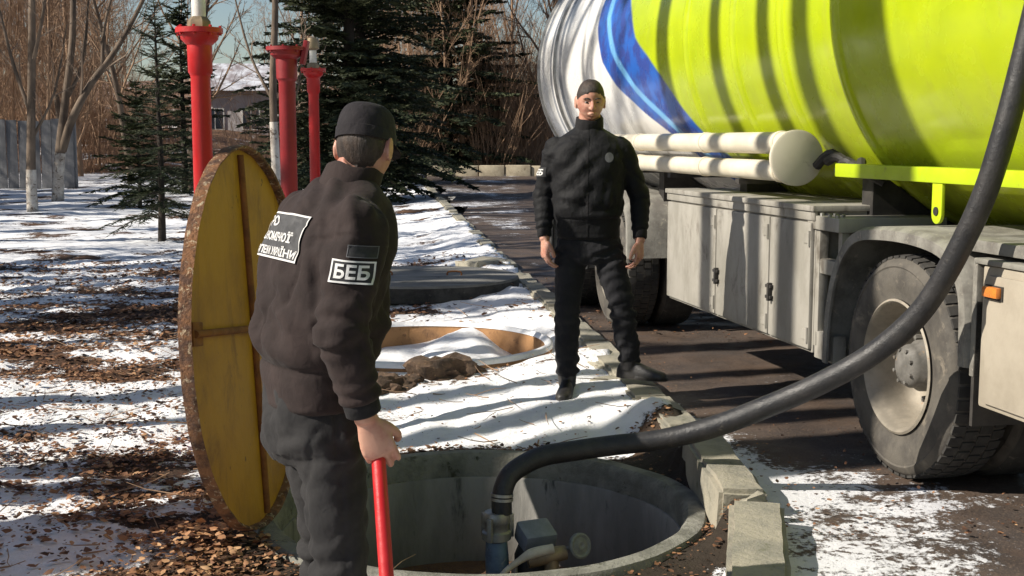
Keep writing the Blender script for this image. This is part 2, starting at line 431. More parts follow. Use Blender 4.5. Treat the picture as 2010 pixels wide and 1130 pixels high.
t = NT('wet_dirty_asphalt')
at_ = t.attr('snow')
geo = t.n('NewGeometry').outputs['Position']
n1 = t.noise(5, 6, 0.7, geo); n2 = t.noise(28, 5, 0.75, geo)
k = t.math('ADD', at_.outputs['Fac'], t.math('ADD', t.math('MULTIPLY', t.math('SUBTRACT', n1, 0.5), 1.0), t.math('MULTIPLY', t.math('SUBTRACT', n2, 0.5), 0.9)))
mask = t.ramp(k, 0.47, 0.58)
asp = t.mix(t.ramp(t.noise(1.6, 6, 0.65, geo), 0.35, 0.65), (0.105, 0.074, 0.056), (0.06, 0.048, 0.042))
asp = t.mix(t.ramp(t.noise(90, 3, 0.6, geo), 0.5, 0.72), asp, (0.15, 0.11, 0.08))
sn = t.mix(t.noise(6, 5, 0.7, geo), (0.84, 0.84, 0.86), (0.55, 0.55, 0.57))
c = t.mix(mask, asp, sn)
t.bump(t.math('ADD', t.math('MULTIPLY', mask, 0.6), t.math('MULTIPLY', t.noise(60, 5, 0.75, geo), 0.5)), 0.7, 0.02)
rg = t.math('ADD', t.ramp(t.noise(3, 4, 0.6, geo), 0.4, 0.62, 0.45, 0.9), t.math('MULTIPLY', mask, 0.3))
M['road'] = t.fin(c, rg, 0, 0.3)
t = NT('snow')
c = t.mix(t.ramp(t.noise(7, 6, 0.75), 0.5, 0.72), (0.86, 0.86, 0.87), (0.70, 0.69, 0.69))
c = t.mix(t.ramp(t.noise(16, 6, 0.8), 0.64, 0.70), c, (0.12, 0.075, 0.045))
t.bump(t.noise(18, 6, 0.7), 0.5, 0.03)
M['snow'] = t.fin(c, 0.8, 0, 0.2)
# ------------------------------------------------------------------ ground
KY = np.array([2.2, 3.2, 3.87, 4.3, 4.75, 5.26, 5.67, 6.15, 6.65, 9.96, 11.9, 16.6, 30, 43, 52])
KX = np.array([0.35, 0.62, 0.80, 0.88, 0.93, 0.935, 0.915, 0.87, 0.79, 0.46, 0.27, -0.24, -1.62, -2.95, -3.9])
def kx(y): return np.interp(y, KY, KX)

WELL = (-0.13, 5.25, 0.97)      # x, y, outer radius: the near open shaft
RING = (-0.68, 9.26, 0.98)      # the rusty ring full of snow
SLAB = (-0.93, 12.65, 1.0)      # the covered shaft

def verge_h(x, y):
    d = kx(y) - x
    h = -0.10 + 0.05 * (fbm(x * 0.9, y * 0.9, 3) - 0.5) * 2 + 0.035 * (fbm(x * 4, y * 4, 8) - 0.5) * 2
    h = h + 0.15 * np.exp(-(d / 0.75) ** 2) * sstep(6.1, 6.75, y) * (1 - 0.4 * sstep(8, 9, y))
    h = h + 0.028 * (fbm(x * 11, y * 11, 15, 3) - 0.5) * 2 * 0.6
    h = h + 0.05 * sstep(6.2, 7.2, y) * sstep(-2, -0.6, x)
    rw = np.hypot(x - WELL[0], y - WELL[1])
    rr_ = np.hypot(x - RING[0], y - RING[1])
    h = np.where(rr_ < 1.3, h * sstep(1.0, 1.3, rr_) + (-0.045) * (1 - sstep(1.0, 1.3, rr_)), h)
    h = np.where(rw < 1.25, h * sstep(0.95, 1.25, rw) + (-0.085) * (1 - sstep(0.95, 1.25, rw)), h)
    h = h + 0.17 * np.exp(-((d - 0.02) / 0.17) ** 2) * sstep(6.9, 6.3, y) * sstep(4.2, 4.8, y)
    h = np.where(rw < 1.06, np.minimum(h, -0.075 + 0.6 * np.maximum(rw - 0.985, 0)), h)
    return h

def snow_mask(x, y):
    d = kx(y) - x
    n = fbm(x * 0.75, y * 1.5, 21, 5)
    left = sstep(-0.9, -1.7, x + 0.12 * (y - 5))
    s = 0.60 + (n - 0.5) * 1.1 + (fbm(x * 2.2, y * 4.2, 27, 4) - 0.5) * 1.0
    s = s - 0.07 * np.exp(-((y - 10.5) / 2.2) ** 2) * left
    s = s - 0.03 * sstep(5.6, 4.6, y) * left
    s = s + 0.12 * np.exp(-((y - 7.2) / 0.8) ** 2) * left
    bank = sstep(6.15, 6.55, y + 0.25 * (fbm(x * 3, y * 3, 4) - 0.5)) * sstep(-1.0, -0.45, x)
    s = s + 0.42 * bank * (1 - 0.55 * np.exp(-((y - 7.75) / 0.28) ** 2 - ((x + 0.35) / 0.7) ** 2))
    s = s + 0.1 * sstep(9.5, 11, y) * sstep(-2.4, -1.2, x)
    s = s + 0.08 * sstep(15, 20, y)
    rw = np.hypot(x - WELL[0], y - WELL[1])
    s = s - 0.9 * np.exp(-((rw - 0.98) / 0.13) ** 2)
    s = s - 0.45 * np.exp(-(np.hypot(x + 1.15, (y - 4.6) * 0.8) / 0.4) ** 2)
    s = s - 0.7 * np.exp(-(d / 0.2) ** 2) * sstep(6.7, 6.1, y)
    s = s + 0.55 * np.exp(-(np.hypot(x - 0.78, y - 4.45) / 0.10) ** 2)
    return s

def soil_mask(x, y):
    d = kx(y) - x
    rw = np.hypot(x - WELL[0], y - WELL[1])
    return np.clip(np.exp(-((rw - 0.95) / 0.22) ** 2) + np.exp(-(d / 0.26) ** 2) * sstep(8.0, 6.4, y), 0, 1)

def axis(parts):
    out = []
    for a, b, s in parts:
        out.append(np.arange(a, b - 1e-6, s))
    out.append([parts[-1][1]])
    return np.concatenate(out)

def grid_mesh(name, xs, ys, hf, keep=None):
    X, Y = np.meshgrid(xs, ys)
    Z = hf(X, Y)
    nx, ny = len(xs), len(ys)
    idx = np.arange(nx * ny).reshape(ny, nx)
    q = np.stack([idx[:-1, :-1], idx[:-1, 1:], idx[1:, 1:], idx[1:, :-1]], -1).reshape(-1, 4)
    if keep is not None:
        kq = keep(X, Y).ravel()
        q = q[kq[q].all(1)]
    m = bpy.data.meshes.new(name)
    V = np.stack([X.ravel(), Y.ravel(), Z.ravel()], 1)
    m.vertices.add(len(V)); m.vertices.foreach_set('co', V.ravel())
    m.loops.add(len(q) * 4); m.polygons.add(len(q))
    m.loops.foreach_set('vertex_index', q.ravel())
    m.polygons.foreach_set('loop_start', np.arange(0, len(q) * 4, 4))
    m.update(calc_edges=True); m.validate()
    return m, X.ravel(), Y.ravel()

xs = axis([(-60, -16, 1.2), (-16, -7, 0.3), (-7, 1.5, 0.045), (1.5, 14, 1.0)])
ys = axis([(-4, 1.5, 0.5), (1.5, 10, 0.045), (10, 17, 0.09), (17, 30, 0.25), (30, 62, 0.8)])
def vh(X, Y):
    h = verge_h(X, Y)
    return np.where(X > kx(Y) + 0.04, -0.42, h)
def keepv(X, Y):
    return (np.hypot(X - WELL[0], Y - WELL[1]) > 0.89) & (np.hypot(X - RING[0], Y - RING[1]) > 0.935)
m, VX, VY = grid_mesh('verge', xs, ys, vh, keepv)
fattr(m, 'snow', snow_mask(VX, VY)); fattr(m, 'soil', soil_mask(VX, VY))
tag(link('verge', m, M['verge'], None, 180), kind='structure')

rx = axis([(-6, -1, 0.5), (-1, 4.5, 0.06), (4.5, 16, 0.6)])
ry = axis([(-6, 2, 0.6), (2, 11, 0.06), (11, 30, 0.4), (30, 56, 1.0)])
def roadh(X, Y):
    h = 0.022 * (fbm(X * 1.5, Y * 1.5, 31) - 0.5) + 0.02 * (fbm(X * 6, Y * 6, 33) - 0.5)
    return h
mm, RX, RY = grid_mesh('road', rx, ry, roadh, lambda X, Y: X > kx(Y) - 0.06)
d = RX - kx(RY)
sn = 0.16 + 0.42 * np.exp(-(d / 0.36) ** 2) * sstep(8.6, 6.5, RY) + 0.24 * np.exp(-((d - 0.55) / 0.45) ** 2) * sstep(6.5, 5.0, RY)
sn = sn + 0.25 * sstep(9, 14, RY) * sstep(0.6, 0.0, RX) + (fbm(RX * 1.3, RY * 1.3, 41) - 0.5) * 0.7
fattr(mm, 'snow', sn)
tag(link('road', mm, M['road'], None, 180), kind='structure')
g = MB(); g.add([(-250, -60, -0.6), (250, -60, -0.6), (250, 300, -0.6), (-250, 300, -0.6)], [(0, 1, 2, 3)])
tag(g.build('ground', M['leaf_bank'], smooth=0), kind='structure')

# hillside behind
hx = axis([(-110, 80, 2.5)]); hy = axis([(60, 200, 3.0)])
def hillh(X, Y):
    return -0.6 + 0.075 * (Y - 60) + 1.6 * (fbm(X * 0.05, Y * 0.05, 51) - 0.5) * sstep(60, 75, Y) + 1.2 * sstep(-8, -18, X) * sstep(60, 66, Y)
m, _, _ = grid_mesh('hillside', hx, hy, hillh)
tag(link('hillside', m, M['leaf_bank'], None, 180), kind='structure')

# kerb: real stones, one by one
def kerb_stone_mesh(seed, L=0.95):
    b = bmesh.new()
    bmesh.ops.create_cube(b, size=1)
    for v in b.verts: v.co = Vector((v.co.x * 0.2, v.co.y * L, v.co.z * 0.46 - 0.23))
    bmesh.ops.bevel(b, geom=list(b.edges), offset=0.018, segments=2, affect='EDGES')
    bmesh.ops.subdivide_edges(b, edges=[e for e in b.edges if e.calc_length() > 0.15], cuts=7, use_grid_fill=True)
    for v in b.verts:
        p = v.co
        n = mnoise.noise(Vector((p.x * 9 + seed * 7, p.y * 7, p.z * 9)))
        e = abs(p.y) / (L / 2)
        chip = max(0, mnoise.noise(Vector((p.x * 5 + seed * 3.1, p.y * 4 + 5, p.z * 5)))) * (0.05 if e > 0.75 else 0.02)
        v.co += Vector((n * 0.008 - math.copysign(chip * 0.5, p.x), -math.copysign(chip, p.y) * (e > 0.9), n * 0.008 - chip * 0.6 * (p.z > -0.05)))
    m = bpy.data.meshes.new('kerb_stone'); b.to_mesh(m); b.free(); m.shade_smooth(); m.set_sharp_from_angle(angle=R(50))
    m.materials.append(M['kerb'])
    return m
KM = [kerb_stone_mesh(k) for k in range(4)]
kerb = tag(empty('kerb', (0, 0, 0)), kind='structure')
rng = random.Random(5)
def kerb_place(x, y, ang, z, m):
    o = bpy.data.objects.new('kerb_stone', m); COL.objects.link(o); o.parent = kerb
    o.location = (x, y, z); o.rotation_euler = (R(rng.uniform(-0.7, 0.7)), R(rng.uniform(-2, 2)), ang + R(rng.uniform(-0.8, 0.8))); o.scale = (rng.uniform(0.92, 1.06), 1, 1)
kerb_place(0.868, 4.29, R(-11), 0.102, KM[1])
kerb_place(0.57, 3.34, R(-22), 0.10, KM[2])
y = 4.86; i = 0
while y < 50:
    x0 = float(kx(y)); y1 = y + 0.955; x1 = float(kx(y1))
    kerb_place((x0 + x1) / 2, (y + y1) / 2, math.atan2(-(x1 - x0), y1 - y), 0.108 - 0.06 * float(sstep(9.5, 15, y)) + rng.uniform(-0.012, 0.012) - (0.035 if i in (5, 9, 12, 16, 21) else 0), KM[i % 4])
    y = y1 + 0.012; i += 1

# ------------------------------------------------------------------ shafts
rngn = np.random.RandomState(4)
well = tag(empty('open_well', (WELL[0], WELL[1], -0.055)), 'open round concrete shaft in the foreground with a pump standing in it', 'well shaft')
b = MB()
chips = [0.014 * mnoise.noise(Vector((math.cos(2 * math.pi * k / 72) * 4, math.sin(2 * math.pi * k / 72) * 4, 1))) for k in range(72)]
b.lathe([(0.97, -0.5), (0.97, -0.03), (0.955, 0.0), (0.92, 0.006), (0.885, 0.002), (0.865, -0.02), (0.86, -0.12)], (0, 0, 0), (0, 0, 1), 72, wob=lambda k: chips[k])
b.build('shaft_rim', M['rim_concrete'], well)
for zt, zb, rr in ((-0.115, -0.82, 0.85), (-0.83, -1.5, 0.84)):
    b = MB(); b.lathe([(rr + 0.08, zt), (rr + 0.005, zt), (rr, zt - 0.012), (rr, zb + 0.012), (rr + 0.01, zb), (rr + 0.08, zb)], (0, 0, 0), (0, 0, 1), 72)
    b.build('shaft_ring', M['damp_concrete'], well)
b = MB(); b.lathe([(0.001, -1.42), (0.9, -1.42)], (0, 0, 0), (0, 0, 1), 48); b.build('sump_water', M['water'], well)

ring = tag(empty('rusty_well_ring', (RING[0], RING[1], -0.02)), 'rusty orange well ring half buried and filled with snow behind the open shaft', 'well ring')
b = MB()
wr = [0.014 * mnoise.noise(Vector((math.cos(2 * math.pi * k / 64) * 3, math.sin(2 * math.pi * k / 64) * 3, 7))) for k in range(64)]
b.lathe([(0.98, -0.3), (0.98, -0.005), (0.965, 0.012), (0.94, 0.012), (0.93, -0.005), (0.93, -0.5)], (0, 0, 0), (0, 0, 1), 64, wob=lambda k: wr[k])
b.build('ring_wall', M['orange_rust'], ring)
b = MB(); rs = []
for j in range(26):
    r = 0.94 * j / 25 + 0.001
    rr = []
    for k in range(64):
        a = 2 * math.pi * k / 64
        x, y_ = r * math.cos(a), r * math.sin(a)
        z = -0.19 + 0.12 * max(0, min(1, (-y_ + 0.05) / 0.75)) + 0.07 * mnoise.noise(Vector((x * 2.8, y_ * 2.8, 3))) + 0.02 * mnoise.noise(Vector((x * 8, y_ * 8, 3)))
        z += (0.15 + 0.05 * mnoise.noise(Vector((x * 3.5, y_ * 3.5, 1)))) * math.exp(-((x - 0.40) / 0.30) ** 2 - ((y_ - 0.65) / 0.9) ** 2) + 0.04 * math.exp(-((x - 0.1) / 0.5) ** 2) - 0.08 * math.exp(-((x - 0.85) / 0.28) ** 2)
        rr.append((x, y_, z))
    rs.append(rr)
b.rings(rs, cap=False); b.build('snow_fill', M['snow'], ring, 180)
b = MB()
b.lathe([(0.985, 0.0), (0.985, 0.03), (0.95, 0.04), (0.925, 0.004)], (0, 0, 0), (0, 0, 1), 64, wob=lambda k: 1.2 * wr[k])
b.build('snow_crust', M['snow'], ring, 180)

slab = tag(empty('round_concrete_lid', (SLAB[0], SLAB[1], -0.045)), 'grey round concrete lid lying closed on its shaft by the kerb', 'well lid')
b = MB(); b.lathe([(1.0, 0.16), (0.99, 0.182), (0.6, 0.195), (0.001, 0.195)], (0, 0, 0), (0, 0, 1), 72, wob=lambda k: 1.5 * wr[k % 64])
b.build('lid_slab', M['lid_concrete'], slab)
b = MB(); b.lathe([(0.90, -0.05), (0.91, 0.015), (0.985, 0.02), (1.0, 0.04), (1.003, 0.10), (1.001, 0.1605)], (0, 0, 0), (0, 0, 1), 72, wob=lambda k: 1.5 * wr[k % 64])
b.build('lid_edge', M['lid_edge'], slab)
for sx_ in (-0.35, 0.35):
    b = MB(); b.tube([(sx_ - 0.07, -0.1, 0.185), (sx_ - 0.06, -0.1, 0.23), (sx_ + 0.06, -0.1, 0.23), (sx_ + 0.07, -0.1, 0.185)], 0.009, 8, sub=3)
    b.build('lifting_loop', M['rust_rib'], slab)

# the yellow lid standing on edge: a shallow steel tray, local x = open side
lid = empty('yellow_steel_lid', (-1.0, 5.0, -0.055))
tag(lid, 'large round yellow steel lid with rusty rim standing on edge behind the nearer man', 'well lid')
lid.rotation_euler = (0, R(-3.0), R(-5.2))
C0 = (0, 0, 0.768)
b = MB(); b.lathe([(0.752, 0.0), (0.755, 0.012), (0.765, 0.016), (0.77, 0.0), (0.77, -0.03), (0.76, -0.034), (0.752, -0.03)], C0, (1, 0, 0), 96, close=True, wob=lambda k: 0.0025 * math.sin(k * 1.7) + 0.002 * math.sin(k * 0.61))
b.build('lid_rim', M['rust'], lid)
b = MB(); b.lathe([(0.001, -0.02), (0.35, -0.02), (0.753, -0.02), (0.753, -0.032), (0.001, -0.032)], C0, (1, 0, 0), 96)
b.build('lid_plate', M['yellow_lid'], lid)
b = MB(); b.tube([(-0.012, 0.03, 0.03), (-0.010, 0.035, 0.8), (-0.012, 0.03, 1.50)], 0.015, 10); b.build('rib', M['rust_rib'], lid)
b = MB(); b.tube([(-0.006, -0.66, 0.88), (-0.002, 0.02, 0.80)], 0.014, 10); b.build('rib', M['rust_rib'], lid)
b = MB(); b.tube([(-0.006, 0.05, 0.79), (-0.006, 0.68, 0.70)], 0.014, 10); b.build('rib', M['rust_rib'], lid)
b = MB(); b.box((-0.014, -0.62, 0.875), (0.012, 0.10, 0.085), rx=R(-8)); b.build('weld_plate', M['rust_rib'], lid, bevel=0.004)

# red vent posts
def vent(x, y, h, mat, label, rr=1.0, broken=False, topw=0.36):
    p = tag(empty('vent_post', (x, y, -0.12)), label, 'vent post', 'red vent posts over the shafts')
    b = MB(); b.lathe([(0.056 * rr, 0), (0.053 * rr, h - 0.25), (0.058 * rr, h - 0.235), (0.066 * rr, h - 0.225), (0.068 * rr, h - 0.10), (0.066 * rr, h - 0.05)], (0, 0, 0), (0, 0, 1), 24, cap=True)
    b.build('pipe', mat, p)
    b = MB(); b.lathe([(0.067 * rr, h - 0.09), (0.10 * rr, h - 0.06), (0.105 * rr, h - 0.03), (0.128 * rr, h - 0.028), (0.128 * rr, h - 0.002), (0.05, h)], (0, 0, 0), (0, 0, 1), 28, cap=True)
    b.build('flange', mat, p)
    for k in range(8):
        a = 2 * math.pi * k / 8
        b = MB(); b.lathe([(0.008, -0.04), (0.008, 0.008), (0.001, 0.01)], (0.115 * rr * math.cos(a), 0.115 * rr * math.sin(a), h), (0, 0, 1), 6, cap=True)
        b.build('bolt', mat, p)
    if not broken:
        b = MB(); b.lathe([(0.06, h), (0.06, h + 0.03), (0.045, h + 0.05), (0.04, h + 0.055)], (0, 0, 0), (0, 0, 1), 6, cap=True); b.build('collar_nut', M['brass'], p)
        b = MB(); b.lathe([(0.036, h + 0.04), (0.034, h + topw * 0.5)], (0, 0, 0), (0, 0, 1), 18, cap=True); b.build('riser', M['white_paint'], p)
        b = MB(); b.lathe([(0.036, h + topw * 0.48), (0.062, h + topw * 0.52), (0.066, h + topw * 0.66), (0.05, h + topw * 0.8), (0.0, h + topw * 0.84)], (0, 0, 0), (0, 0, 1), 20); b.build('vent_cap', M['brass'], p)
    return p
vent(-1.595, 6.5, 2.19, M['red'], 'tallest bright red vent post rising above the yellow lid', 0.93, topw=0.42)
v2 = vent(-1.605, 9.05, 2.28, M['shade_red'], 'shade-toned red vent post without a white cap between the other two', 1.12, broken=True)
b = MB(); b.box((0.13, 0.0, 2.24), (0.03, 0.10, 0.17), ry=R(12)); b.build('bracket', M['shade_red'], v2, bevel=0.004)
vent(-1.925, 12.3, 2.31, M['red'], 'farthest red vent post with a small white cap', 0.95, topw=0.36)

# broken kerb pieces and clods
def chunk(name, loc, size, seed, mat, label, cat, group=None, rz=0, rough=0.3, sub=3, ex=0.55):
    b = bmesh.new(); bmesh.ops.create_icosphere(b, subdivisions=sub, radius=1)
    for v in b.verts:
        p = v.co.copy()
        q = Vector([math.copysign(abs(c) ** ex, c) for c in p])
        n = mnoise.noise(p * 1.3 + Vector((seed, 0, 0))) + 0.5 * mnoise.noise(p * 3.1 + Vector((seed, 5, 0))) + 0.3 * mnoise.noise(p * 7 + Vector((seed, 5, 9)))
        q *= (1 + rough * n)
        v.co = Vector((q.x * size[0] / 2, q.y * size[1] / 2, (q.z + 0.55) * size[2] / 2))
    m = bpy.data.meshes.new(name); b.to_mesh(m); b.free()
    o = link(name, m, mat, None, 35); o.location = loc; o.rotation_euler = (0, 0, rz)
    return tag(o, label, cat, group)
chunk('concrete_chunk', (-0.34, 14.6, -0.12), (0.52, 0.5, 0.32), 3, M['kerb'], 'largest broken concrete chunk just beyond the flat grey lid', 'rubble', 'broken concrete by the kerb', 0.5)
chunk('concrete_chunk', (0.02, 13.35, -0.08), (0.36, 0.34, 0.2), 11, M['kerb'], 'small broken concrete chunk touching the kerb at the lid edge', 'rubble', 'broken concrete by the kerb', 1.1)
chunk('concrete_chunk', (0.62, 7.95, -0.04), (0.26, 0.3, 0.16), 17, M['kerb'], 'mossy broken kerb lump between the feet of the far man', 'rubble', 'broken concrete by the kerb', 0.2)
chunk('concrete_chunk', (0.60, 7.35, -0.01), (0.22, 0.26, 0.12), 23, M['kerb'], 'low mossy lump against the kerb beside the planted boot', 'rubble', 'broken concrete by the kerb', 0.8)
chunk('concrete_chunk', (0.93, 4.80, -0.08), (0.15, 0.10, 0.24), 29, M['kerb'], 'pale broken kerb end standing in the gap of the near kerb', 'rubble', 'broken concrete by the kerb', 0.4)
chunk('earth_clod', (-0.47, 8.05, -0.14), (0.56, 0.36, 0.30), 5, M['clod'], 'big brown earth clod heaped before the rusty ring', 'earth', 'earth clods by the rusty ring', 0.3, 0.6, 4, 0.95)
chunk('earth_clod', (-0.78, 7.72, -0.13), (0.42, 0.30, 0.2), 8, M['clod'], 'smaller brown clod next to the nearer man\'s sleeve', 'earth', 'earth clods by the rusty ring', 0.9, 0.6, 4, 0.95)

# ------------------------------------------------------------------ hose and pump
b = MB()
HP = [(-0.043, 5.12, -0.059), (-0.039, 5.13, 0.033), (0.0, 5.17, 0.103), (0.119, 5.22, 0.159), (0.273, 5.25, 0.18), (0.427, 5.27, 0.197), (0.644, 5.26, 0.227), (0.855, 5.22, 0.29), (1.057, 5.16, 0.386), (1.251, 5.09, 0.493), (1.432, 5.0, 0.624), (1.56, 4.9, 0.77), (1.636, 4.82, 0.912), (1.704, 4.72, 1.122), (1.754, 4.65, 1.313), (1.791, 4.6, 1.518), (1.83, 4.57, 1.746), (1.869, 4.55, 1.977), (1.931, 4.56, 2.262)]
b.tube(HP, [0.043] * 3 + [0.044] * 4 + [0.0465] * 5 + [0.0445] * 7, 20, sub=6)
hose = b.build('suction_hose', M['rubber'], smooth=60)
for r0, z0 in ((0.0475, 0.004), (0.0475, 0.022)):
    b = MB(); b.lathe([(0.043, z0 - 0.006), (r0, z0 - 0.006), (r0, z0 + 0.006), (0.043, z0 + 0.006)], (-0.0425, 5.1205, 0), (0.05, 0.1, 1), 24); b.build('hose_clamp', M['steel'], hose)
tag(hose, 'thick black rubber suction hose arching from the shaft up to the tanker', 'hose')
pump = tag(empty('drainage_pump', (-0.065, 5.12, -0.06)), 'small blue pump with valve and grey handwheel standing in the open shaft', 'pump')
b = MB(); b.lathe([(0.05, 0.01), (0.058, 0.0), (0.058, -0.035), (0.05, -0.045), (0.05, -0.07), (0.062, -0.075), (0.062, -0.105), (0.045, -0.115)], (0, 0, 0), (0, 0, 1), 20, cap=True)
b.build('hose_coupling', M['steel'], pump)
for a in (0.4, 2.5, 4.3):
    b = MB(); b.box((0.066 * math.cos(a), 0.066 * math.sin(a), -0.055), (0.02, 0.02, 0.1), rz=a); b.build('clamp_lever', M['steel'], pump, bevel=0.003)
b = MB(); b.tube([(0, 0, -0.11), (0.002, 0, -0.2), (0.012, 0, -0.32), (0.04, -0.02, -0.45), (0.05, -0.02, -1.0)], [0.045, 0.05, 0.052, 0.056, 0.06], 18, sub=4)
b.build('riser_pipe', M['blue_pump'], pump)
b = MB(); b.tube([(0.075, -0.06, -0.19), (0.078, -0.06, -0.4), (0.085, -0.05, -1.0)], 0.014, 10); b.build('guide_rod', M['steel'], pump)
b = MB(); b.box((0.165, 0.02, -0.10), (0.145, 0.12, 0.085), rz=R(24), rx=R(22)); b.build('motor_housing', M['grey_box'], pump, bevel=0.012)
b = MB(); b.lathe([(0.08, -0.14), (0.095, -0.18), (0.095, -0.75), (0.08, -0.8), (0.08, -1.3)], (0.17, 0.02, 0), (0, 0, 1), 24, cap=True); b.build('motor_body', M['chassis'], pump)
b = MB(); b.tube([(0.13, -0.15, -0.155), (0.225, -0.13, -0.135), (0.285, -0.11, -0.13)], [0.028, 0.034, 0.03], 16, sub=4); b.build('valve_body', M['brass'], pump)
b = MB(); b.tube([(0.225, -0.13, -0.15), (0.235, -0.13, -0.26), (0.22, -0.1, -0.6)], [0.03, 0.034, 0.034], 14); b.build('valve_outlet', M['brass'], pump)
ax = Vector((0.55, -0.8, 0.25)).normalized(); wc = Vector((0.345, -0.115, -0.10))
b = MB(); b.tube([Vector((0.28, -0.09, -0.125)), wc], 0.010, 8); b.build('valve_stem', M['steel'], pump)
hw = MB(); hw.lathe([(0.001, 0.006), (0.015, 0.012), (0.036, 0.005), (0.046, 0.011), (0.053, 0.006), (0.053, -0.008), (0.001, -0.008)], wc, ax, 30); hw.build('handwheel', mk('grey_handwheel', (0.2, 0.21, 0.19), (0.13, 0.14, 0.13), 20, 0.6, bump=0.4), pump)
b = MB(); b.tube([(-0.03, -0.25, -0.26), (0.03, -0.21, -0.185), (0.09, -0.18, -0.145), (0.15, -0.165, -0.115), (0.235, -0.15, -0.10)], [0.011, 0.012, 0.014, 0.022, 0.02], 12, sub=5); b.build('cream_branch_pipe', M['cream_hose'], pump)


# ------------------------------------------------------------------ tanker truck: local x = away from the near flank, y = forward along it
TR = tag(empty('tanker_truck', (1.705, 5.5, 0.0), R(11.2)), 'lime yellow tanker truck with blue swoosh and white tank end parked on the road', 'tanker truck')
TC, TZ, TRad = 1.25, 2.2, 1.22
b = MB()
prof = [(0.001, -3.9)]
for k in range(1, 9):
    a = math.pi / 2 * k / 8
    prof.append((TRad * math.sin(a) if k < 8 else TRad, -3.9 + 0.45 * (1 - math.cos(a)) if k < 8 else -3.45))
ribs = [-3.0, -2.2, -1.4, -0.62, 0.62, 1.62, 2.4, 3.2, 4.1]
for s in np.arange(-3.4, 7.51, 0.1):
    prof.append((TRad, float(s)))
for k in range(1, 9):
    a = math.pi / 2 * k / 8
    prof.append((TRad * math.cos(a) + 0.001, 7.55 + 0.5 * math.sin(a)))
b.lathe(prof, (TC, 0, TZ), (0, 1, 0), 112)
b.build('tank_shell', M['tank'], TR, 50)
for s in (-2.2, -1.1, 0.78, 1.45, 2.15, 3.0):
    b = MB(); b.lathe([(TRad - 0.004, s - 0.05), (TRad + 0.010, s - 0.038), (TRad + 0.020, s - 0.012), (TRad + 0.020, s + 0.012), (TRad + 0.010, s + 0.038), (TRad - 0.004, s + 0.05)], (TC, 0, TZ), (0, 1, 0), 112)
    b.build('tank_band', M['tank'], TR, 60)
for s in (6.8, 7.5):
    b = MB(); b.lathe([(TRad - 0.004, s - 0.03), (TRad + 0.02, s - 0.02), (TRad + 0.02, s + 0.02), (TRad - 0.004, s + 0.03)], (TC, 0, TZ), (0, 1, 0), 112)
    b.build('tank_band', M['steel'], TR, 60)
b = MB(); b.box((0.235, -1.15, 1.345), (0.075, 4.45, 0.07)); b.build('side_rail', M['lime'], TR, bevel=0.008)
b = MB(); b.box((0.33, -1.15, 1.315), (0.12, 4.4, 0.008)); b.build('rail_flange', M['lime'], TR)
for s in (0.06, -1.7):
    b = MB(); pr = []
    for k in range(9):
        a = math.pi + math.pi * k / 8
        pr.append((s + 0.042 * math.cos(a), 1.17 + 0.042 * math.sin(a)))
    pr = [(s - 0.042, 1.31)] + pr + [(s + 0.042, 1.31)]
    b.rings([[(0.205, p, q) for p, q in pr], [(0.222, p, q) for p, q in pr]])
    b.build('tie_down_lug', M['lime'], TR, 30, bevel=0.003)
    b = MB(); b.lathe([(0.02, -0.004), (0.02, 0.004)], (0.204, s, 1.185), (1, 0, 0), 14, cap=True); b.build('lug_eye', M['chassis'], TR)
# cradle saddles and chassis
for s in (-2.6, -0.9, 0.9, 2.6, 4.3, 6.2):
    b = MB()
    pr = [(TC - 0.95, 1.02), (TC - 0.95, 1.36), (TC - 0.6, 1.12), (TC, 0.99), (TC + 0.6, 1.12), (TC + 0.95, 1.36), (TC + 0.95, 1.02)]
    b.rings([[(x, s - 0.06, z) for x, z in pr], [(x, s + 0.06, z) for x, z in pr]]); b.build('tank_saddle', M['chassis'], TR)
for x in (0.82, 1.68):
    b = MB(); b.box((x, 1.6, 0.93), (0.09, 11.2, 0.24)); b.build('chassis_rail', M['chassis'], TR, bevel=0.01)
b = MB(); b.box((1.25, 2.25, 0.72), (0.8, 2.3, 0.45)); b.build('spring_pack', M['chassis'], TR, bevel=0.03)
# hose tubes
for z, r in ((1.485, 0.062), (1.33, 0.058)):
    b = MB(); b.tube([(0.10, 1.38, z), (0.10, 5.4, z)], r, 24); b.build('hose_tube', M['tube_cream'], TR)
    for s in (1.54, 2.75, 4.2):
        b = MB(); b.lathe([(r, s - 0.02), (r + 0.006, s - 0.018), (r + 0.006, s + 0.018), (r, s + 0.02)], (0.10, 0, z), (0, 1, 0), 24); b.build('tube_band', M['tube_cream'], TR)
b = MB(); b.lathe([(0.001, 0.0), (0.14, 0.0), (0.152, 0.008), (0.152, 0.03), (0.14, 0.036), (0.001, 0.036)], (0.105, 1.335, 1.405), (0, 1, 0), 40); b.build('tube_end_cap', M['tube_cream'], TR)
for s in (2.1, 3.4, 4.7):
    b = MB(); b.box((0.27, s, 1.255), (0.42, 0.06, 0.03)); b.build('tube_bracket', M['chassis'], TR)
# crinkled dark hose bundle behind the cap
b = MB()
for k in range(5):
    b.tube([(0.20 + 0.02 * k, 1.30 - 0.09 * k, 1.36 + 0.03 * math.sin(k * 2)), (0.24, 1.20 - 0.09 * k, 1.43 - 0.02 * k), (0.32, 1.12 - 0.09 * k, 1.33 - 0.01 * k)], 0.026, 8, sub=4)
b.build('cable_bundle', M['chassis'], TR)

